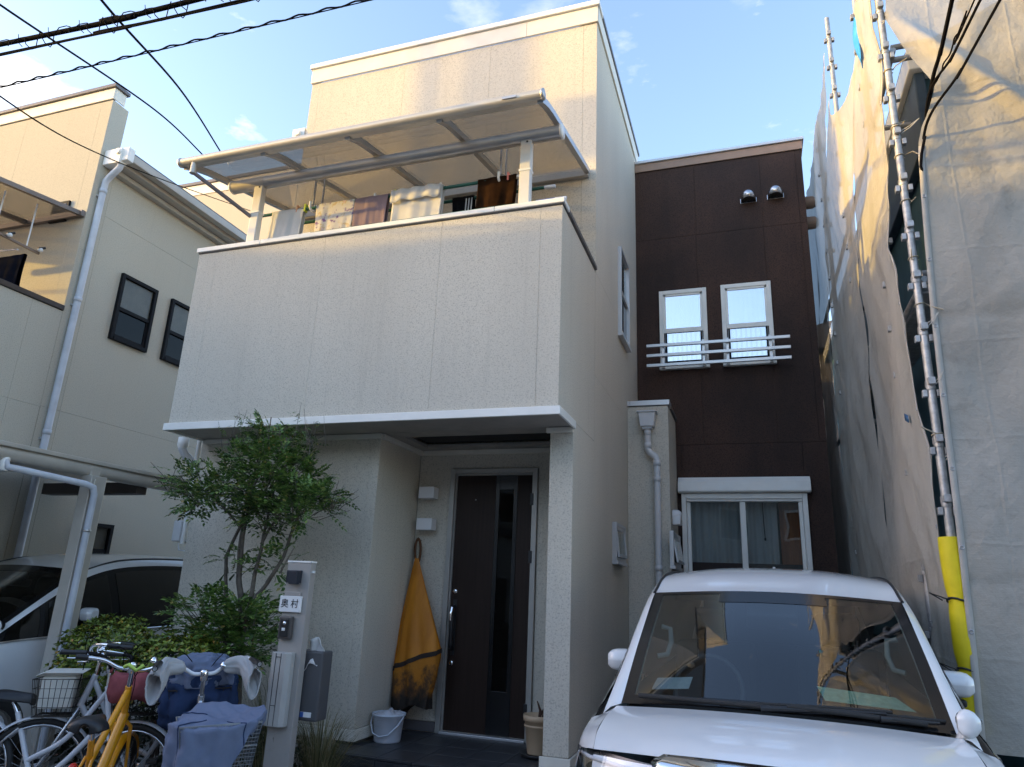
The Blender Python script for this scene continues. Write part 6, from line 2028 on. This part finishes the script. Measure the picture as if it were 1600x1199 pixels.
    if basket:
        c_, wx, wy, h, mat = basket
        c_ = Vector(c_)
        m = MB()
        for t in (0, .25, .5, .75, 1):
            k = lerp(.78, 1, t)
            z = c_.z + h * t
            m.tube([(c_.x + sx * wx / 2 * k, c_.y + sy_ * wy / 2 * k, z) for sx, sy_ in ((-1, -1), (1, -1), (1, 1), (-1, 1))], .004 if t in (0, 1) else .0025, 5, closed=True)
        for k in range(9):
            u = -1 + k / 4
            for sy_ in (-1, 1):
                m.tube([(c_.x + u * wx / 2 * .78, c_.y + sy_ * wy / 2 * .78, c_.z), (c_.x + u * wx / 2, c_.y + sy_ * wy / 2, c_.z + h)], .0022, 4)
                m.tube([(c_.x + sy_ * wx / 2 * .78, c_.y + u * wy / 2 * .78, c_.z), (c_.x + sy_ * wx / 2, c_.y + u * wy / 2, c_.z + h)], .0022, 4)
            m.tube([(c_.x + u * wx / 2 * .78, c_.y - wy / 2 * .78, c_.z), (c_.x + u * wx / 2 * .78, c_.y + wy / 2 * .78, c_.z)], .0022, 4)
        part(m, "basket", mat)
    def world(p):
        bpy.context.view_layer.update()
        return T_.matrix_world @ Vector(p)
    return T_, part, world, s0, wb


WIRE = plain("dark brown basket wire", (.03, .025, .02), .5)
# A: leftmost, faces the street, wire basket with a white box
A_, pa, wa, s0, wb = bicycle("white bicycle with a dark wire basket holding a white box, leftmost", (-4.32, 4.02), rad(128), rad(3), WHT_F, SIL_F, bar_mat=CHROME, stem_z=1.03, basket=((0, 1.02, .68), .34, .28, .23, WIRE))
bxo = MB()
c_ = wa((0, 1.02, .86))
h_ = rad(128)
ex, ey = Vector((math.cos(h_), math.sin(h_), 0)), Vector((-math.sin(h_), math.cos(h_), 0))
bxo.obox(c_ + Vector((0, 0, -.03)), ex * .11, ey * .10, (0, 0, .10)).obox(c_ + Vector((.0, 0, .085)), ex * .13, ey * .12, Vector((.04, 0, .014)))
tag(bxo.build("foam_box", plain("cream foam box", (.66, .64, .58), .7, var=.08), bev=.012, loc=tuple(c_)), "cream white box with a lid, sitting in the wire basket of the leftmost bicycle", "box")
# B: white step-through, side on, faded red cover on its basket
B_, pb_, wb_, s0b, wbb = bicycle("white step through bicycle with a faded red basket cover, left of the yellow one", (-4.16, 3.90), rad(-72), rad(-6), WHT_F, WHT_F, bars='high', bar_mat=BLACKM, stem_z=.98, basket=((0, 1.06, .72), .34, .26, .20, WIRE))
rows = []
for t, k, z in ((0, 1.15, .80), (.2, 1.22, .86), (.45, 1.20, .93), (.65, 1.08, .965), (.85, .7, .955), (1, .25, .945)):
    rows.append([(math.copysign(abs(math.cos(a)) ** .6, math.cos(a)) * .17 * k * (1 + .05 * math.sin(a * 9 + t * 6)), 1.06 + math.copysign(abs(math.sin(a)) ** .6, math.sin(a)) * .14 * k * (1 + .05 * math.sin(a * 7 + 1)), z + .015 * math.sin(a * 5 + t * 9)) for a in [2 * math.pi * q / 40 for q in range(41)]])
pb_(MB().grid(rows), "basket_cover", PINK, solid=.003)
p_ = wb_((0, -.15, .80))
rows = []
for i in range(9):
    ph = math.pi * i / 8 - math.pi / 2
    rows.append([(p_.x + .17 * math.cos(ph) * math.cos(a) * (1 + .14 * mnoise.noise(Vector((math.cos(a) * 2, math.sin(a) * 2, ph * 2)))), p_.y + .13 * math.cos(ph) * math.sin(a), p_.z + .11 * math.sin(ph) * (1 + .2 * mnoise.noise(Vector((a, ph * 3, 0))))) for a in [2 * math.pi * k / 24 for k in range(25)]])
tag(MB().grid(rows).build("plastic_bag", BLUBAG, loc=tuple(p_)), "bright blue plastic bag on the carrier at the left edge", "bag")
# C: yellow
C_, pc, wc, s0c, wbc = bicycle("orange yellow bicycle with fat tyres and a silver flat handlebar", (-3.82, 3.72), rad(30), rad(4), YEL_F, YEL_F, R=.30, wb=.98, bars='flat', bar_mat=CHROME, loop_frame=False, fat=.030, saddle_z=.82, stem_z=1.03, rack=False)
pc(MB().tube([s0c + Vector((-.05, 0, .01)), s0c + Vector((-.02, -.025, .03)), s0c + Vector((.03, -.03, .0)), s0c + Vector((.06, 0, .03))], .012, 6), "lock_cord", plain("lime green cord", (.45, .62, .10), .5))
pc(MB().lathe([(0, -.03), (.016, -.025), (.02, 0), (.018, .02), (0, .024)], (0, .05, .62), 12, axis='y'), "tail_light", plain("red lamp lens", (.55, .03, .02), .25))
pc(MB().lathe([(0, .05), (.03, .045), (.045, .0), (.03, -.05), (0, -.055)], (-.07, .20, .46), 14), "bottle", plain("white bottle", (.65, .68, .7), .3))
# D: bicycle under blue covers with grey muffs
D_, pd, wd, s0d, wbd = bicycle("bicycle under blue grey rain covers with pale handlebar muffs, beside the gate post", (-3.19, 3.80), rad(46), rad(-2), SIL_F, SIL_F, bars='city', bar_mat=plain("white handlebar", (.70, .71, .74), .3), stem_z=1.02, basket=((0, 1.06, .74), .36, .30, .20, WIRE))
def blob(c, rx, ry, rz, e, wr, seed, zcut=-1.0):
    rows = []
    for i in range(33):
        ph = lerp(zcut, 1, i / 32) * math.pi / 2
        row = []
        for k in range(81):
            a = 2 * math.pi * k / 80
            n_ = Vector((math.cos(ph) * math.cos(a), math.cos(ph) * math.sin(a), math.sin(ph)))
            d = 1 + wr * mnoise.noise(n_ * 2.2 + Vector((seed, 0, 0))) + wr * 1.1 * (.4 - abs(mnoise.noise(n_ * 3.1 + Vector((0, seed, 0))))) + wr * .4 * (.4 - abs(mnoise.noise(n_ * 7 + Vector((seed, seed, 0)))))
            q = Vector((math.copysign(abs(n_.x) ** e, n_.x) * rx, math.copysign(abs(n_.y) ** e, n_.y) * ry, math.copysign(abs(n_.z) ** e, n_.z) * rz)) * d
            row.append(Vector(c) + q)
        rows.append(row)
    return MB().grid(rows)
# front basket cover: pale top on a dark blue skirt
pd(blob((0, 1.06, .98), .20, .17, .14, .85, .20, 3, -.1), "basket_cover", BLUEC, solid=.003)
pd(blob((0, 1.06, .89), .21, .18, .18, .85, .26, 4, -1), "cover_skirt", NAVC, solid=.003)
for sx in (1, -1):
    rows = []
    ax_ = [s0d + Vector((sx * .13, .02, .06)), s0d + Vector((sx * .22, -.01, .07)), s0d + Vector((sx * .25, -.07, .045)), s0d + Vector((sx * .275, -.13, .0))]
    for i, p in enumerate(spline(ax_, 22)):
        t = i / 21
        rz = lerp(.032, .070, t ** .6)
        ry = lerp(.028, .046, t ** .6)
        row = []
        for k in range(49):
            a = 2 * math.pi * k / 48
            wv = 1 + .30 * mnoise.noise(Vector((math.cos(a) * 1.1 + sx * 3, math.sin(a) * 1.1, t * 1.6))) + .30 * (.3 - abs(mnoise.noise(Vector((math.cos(a) * 1.8, math.sin(a) * 1.8 + sx, t * 2.6)))))
            if math.sin(a) < 0:
                wv *= 1 + .22 * t
            row.append(p + Vector((sx * .75, .55, 0)).normalized() * math.cos(a) * ry * wv + Vector((0, 0, 1)) * (math.sin(a) * rz * wv - .02 * t))
        rows.append(row)
    mf = pd(MB().grid(rows), "handlebar_muff", GREYC, solid=.004)
    pd(MB().tube(rows[-1][:-1], .006, 6, closed=True), "muff_rim", GREYC, mf)
# rear wire mesh basket and its cover
RB = MB()
c_ = Vector((.02, .02, .70))
for t in (0, .5, 1):
    k = lerp(.85, 1, t)
    RB.tube([(c_.x + sx * .19 * k, c_.y + sy_ * .15 * k, c_.z + .21 * t) for sx, sy_ in ((-1, -1), (1, -1), (1, 1), (-1, 1))], .005, 6, closed=True)
for k in range(25):
    u = -1 + k / 12
    for sg in (-1, 1):
        RB.tube([(c_.x + u * .19 * .85, c_.y + sg * .15 * .85, c_.z), (c_.x + u * .19, c_.y + sg * .15, c_.z + .21)], .0022, 4)
        RB.tube([(c_.x + sg * .19 * .85, c_.y + u * .15 * .85, c_.z), (c_.x + sg * .19, c_.y + u * .15, c_.z + .21)], .0022, 4)
for q in range(13):
    t = q / 12
    k = lerp(.85, 1, t)
    RB.tube([(c_.x + sx * .19 * k, c_.y + sy_ * .15 * k, c_.z + .21 * t) for sx, sy_ in ((-1, -1), (1, -1), (1, 1), (-1, 1))], .002, 4, closed=True)
pd(RB, "rear_basket", plain("grey mesh basket", (.26, .28, .30), .45, metal=.4))
def ridge(p, f, seed):
    v = Vector((p[0] * f + seed, p[1] * f, p[2] * f - seed))
    return (.5 - abs(mnoise.noise(v))) * .9 + (.5 - abs(mnoise.noise(v * 2.3 + Vector((0, seed, 0))))) * .4 - .45
rows = []
NR, NC = 44, 120
for i in range(NR):
    t = i / (NR - 1)
    row = []
    for k in range(NC + 1):
        a = 2 * math.pi * k / NC
        ca, sa = math.cos(a), math.sin(a)
        dd = max(0, t - .42) / .58
        # the cloth slumps: long towards the rider's left, caught up at the right
        drop = (.10 + .30 * max(0, -ca * .85 - sa * .5) ** .9 + .035 * math.sin(a * 3 + 1) + .02 * math.sin(a * 7)) * dd
        rr = min(1, t / .42) ** .75
        fold = 1 + dd * (.09 * math.sin(a * 5 + .7) + .06 * math.sin(a * 9 + 2 + t * 2) + .04 * math.sin(a * 14 + t * 5)) - .10 * dd ** 2
        x = c_.x + math.copysign(abs(ca) ** .8, ca) * .225 * rr * fold * (1 + .18 * dd * max(0, -ca))
        y = c_.y + math.copysign(abs(sa) ** .8, sa) * .195 * rr * fold
        z = c_.z + .235 - drop + .05 * mnoise.noise(Vector((x * 4, y * 4, 1))) + .03 * sa * rr + .03 * ca * rr - .02 * (1 - rr)
        q = ridge((x, y, z), 5.5, 2.0)
        row.append((x + ca * q * .05, y + sa * q * .05, z + q * .045 * (1 - dd * .5)))
    rows.append(row)
pd(MB().grid(rows), "basket_cover", BLUEC, solid=.003)
seam = []
for k in (44, 72, 98):
    pd(MB().tube([Vector(rows[i][k]) + Vector((0, -.003, .003)) for i in range(4, NR)], .003, 5), "cover_seam", NAVC)
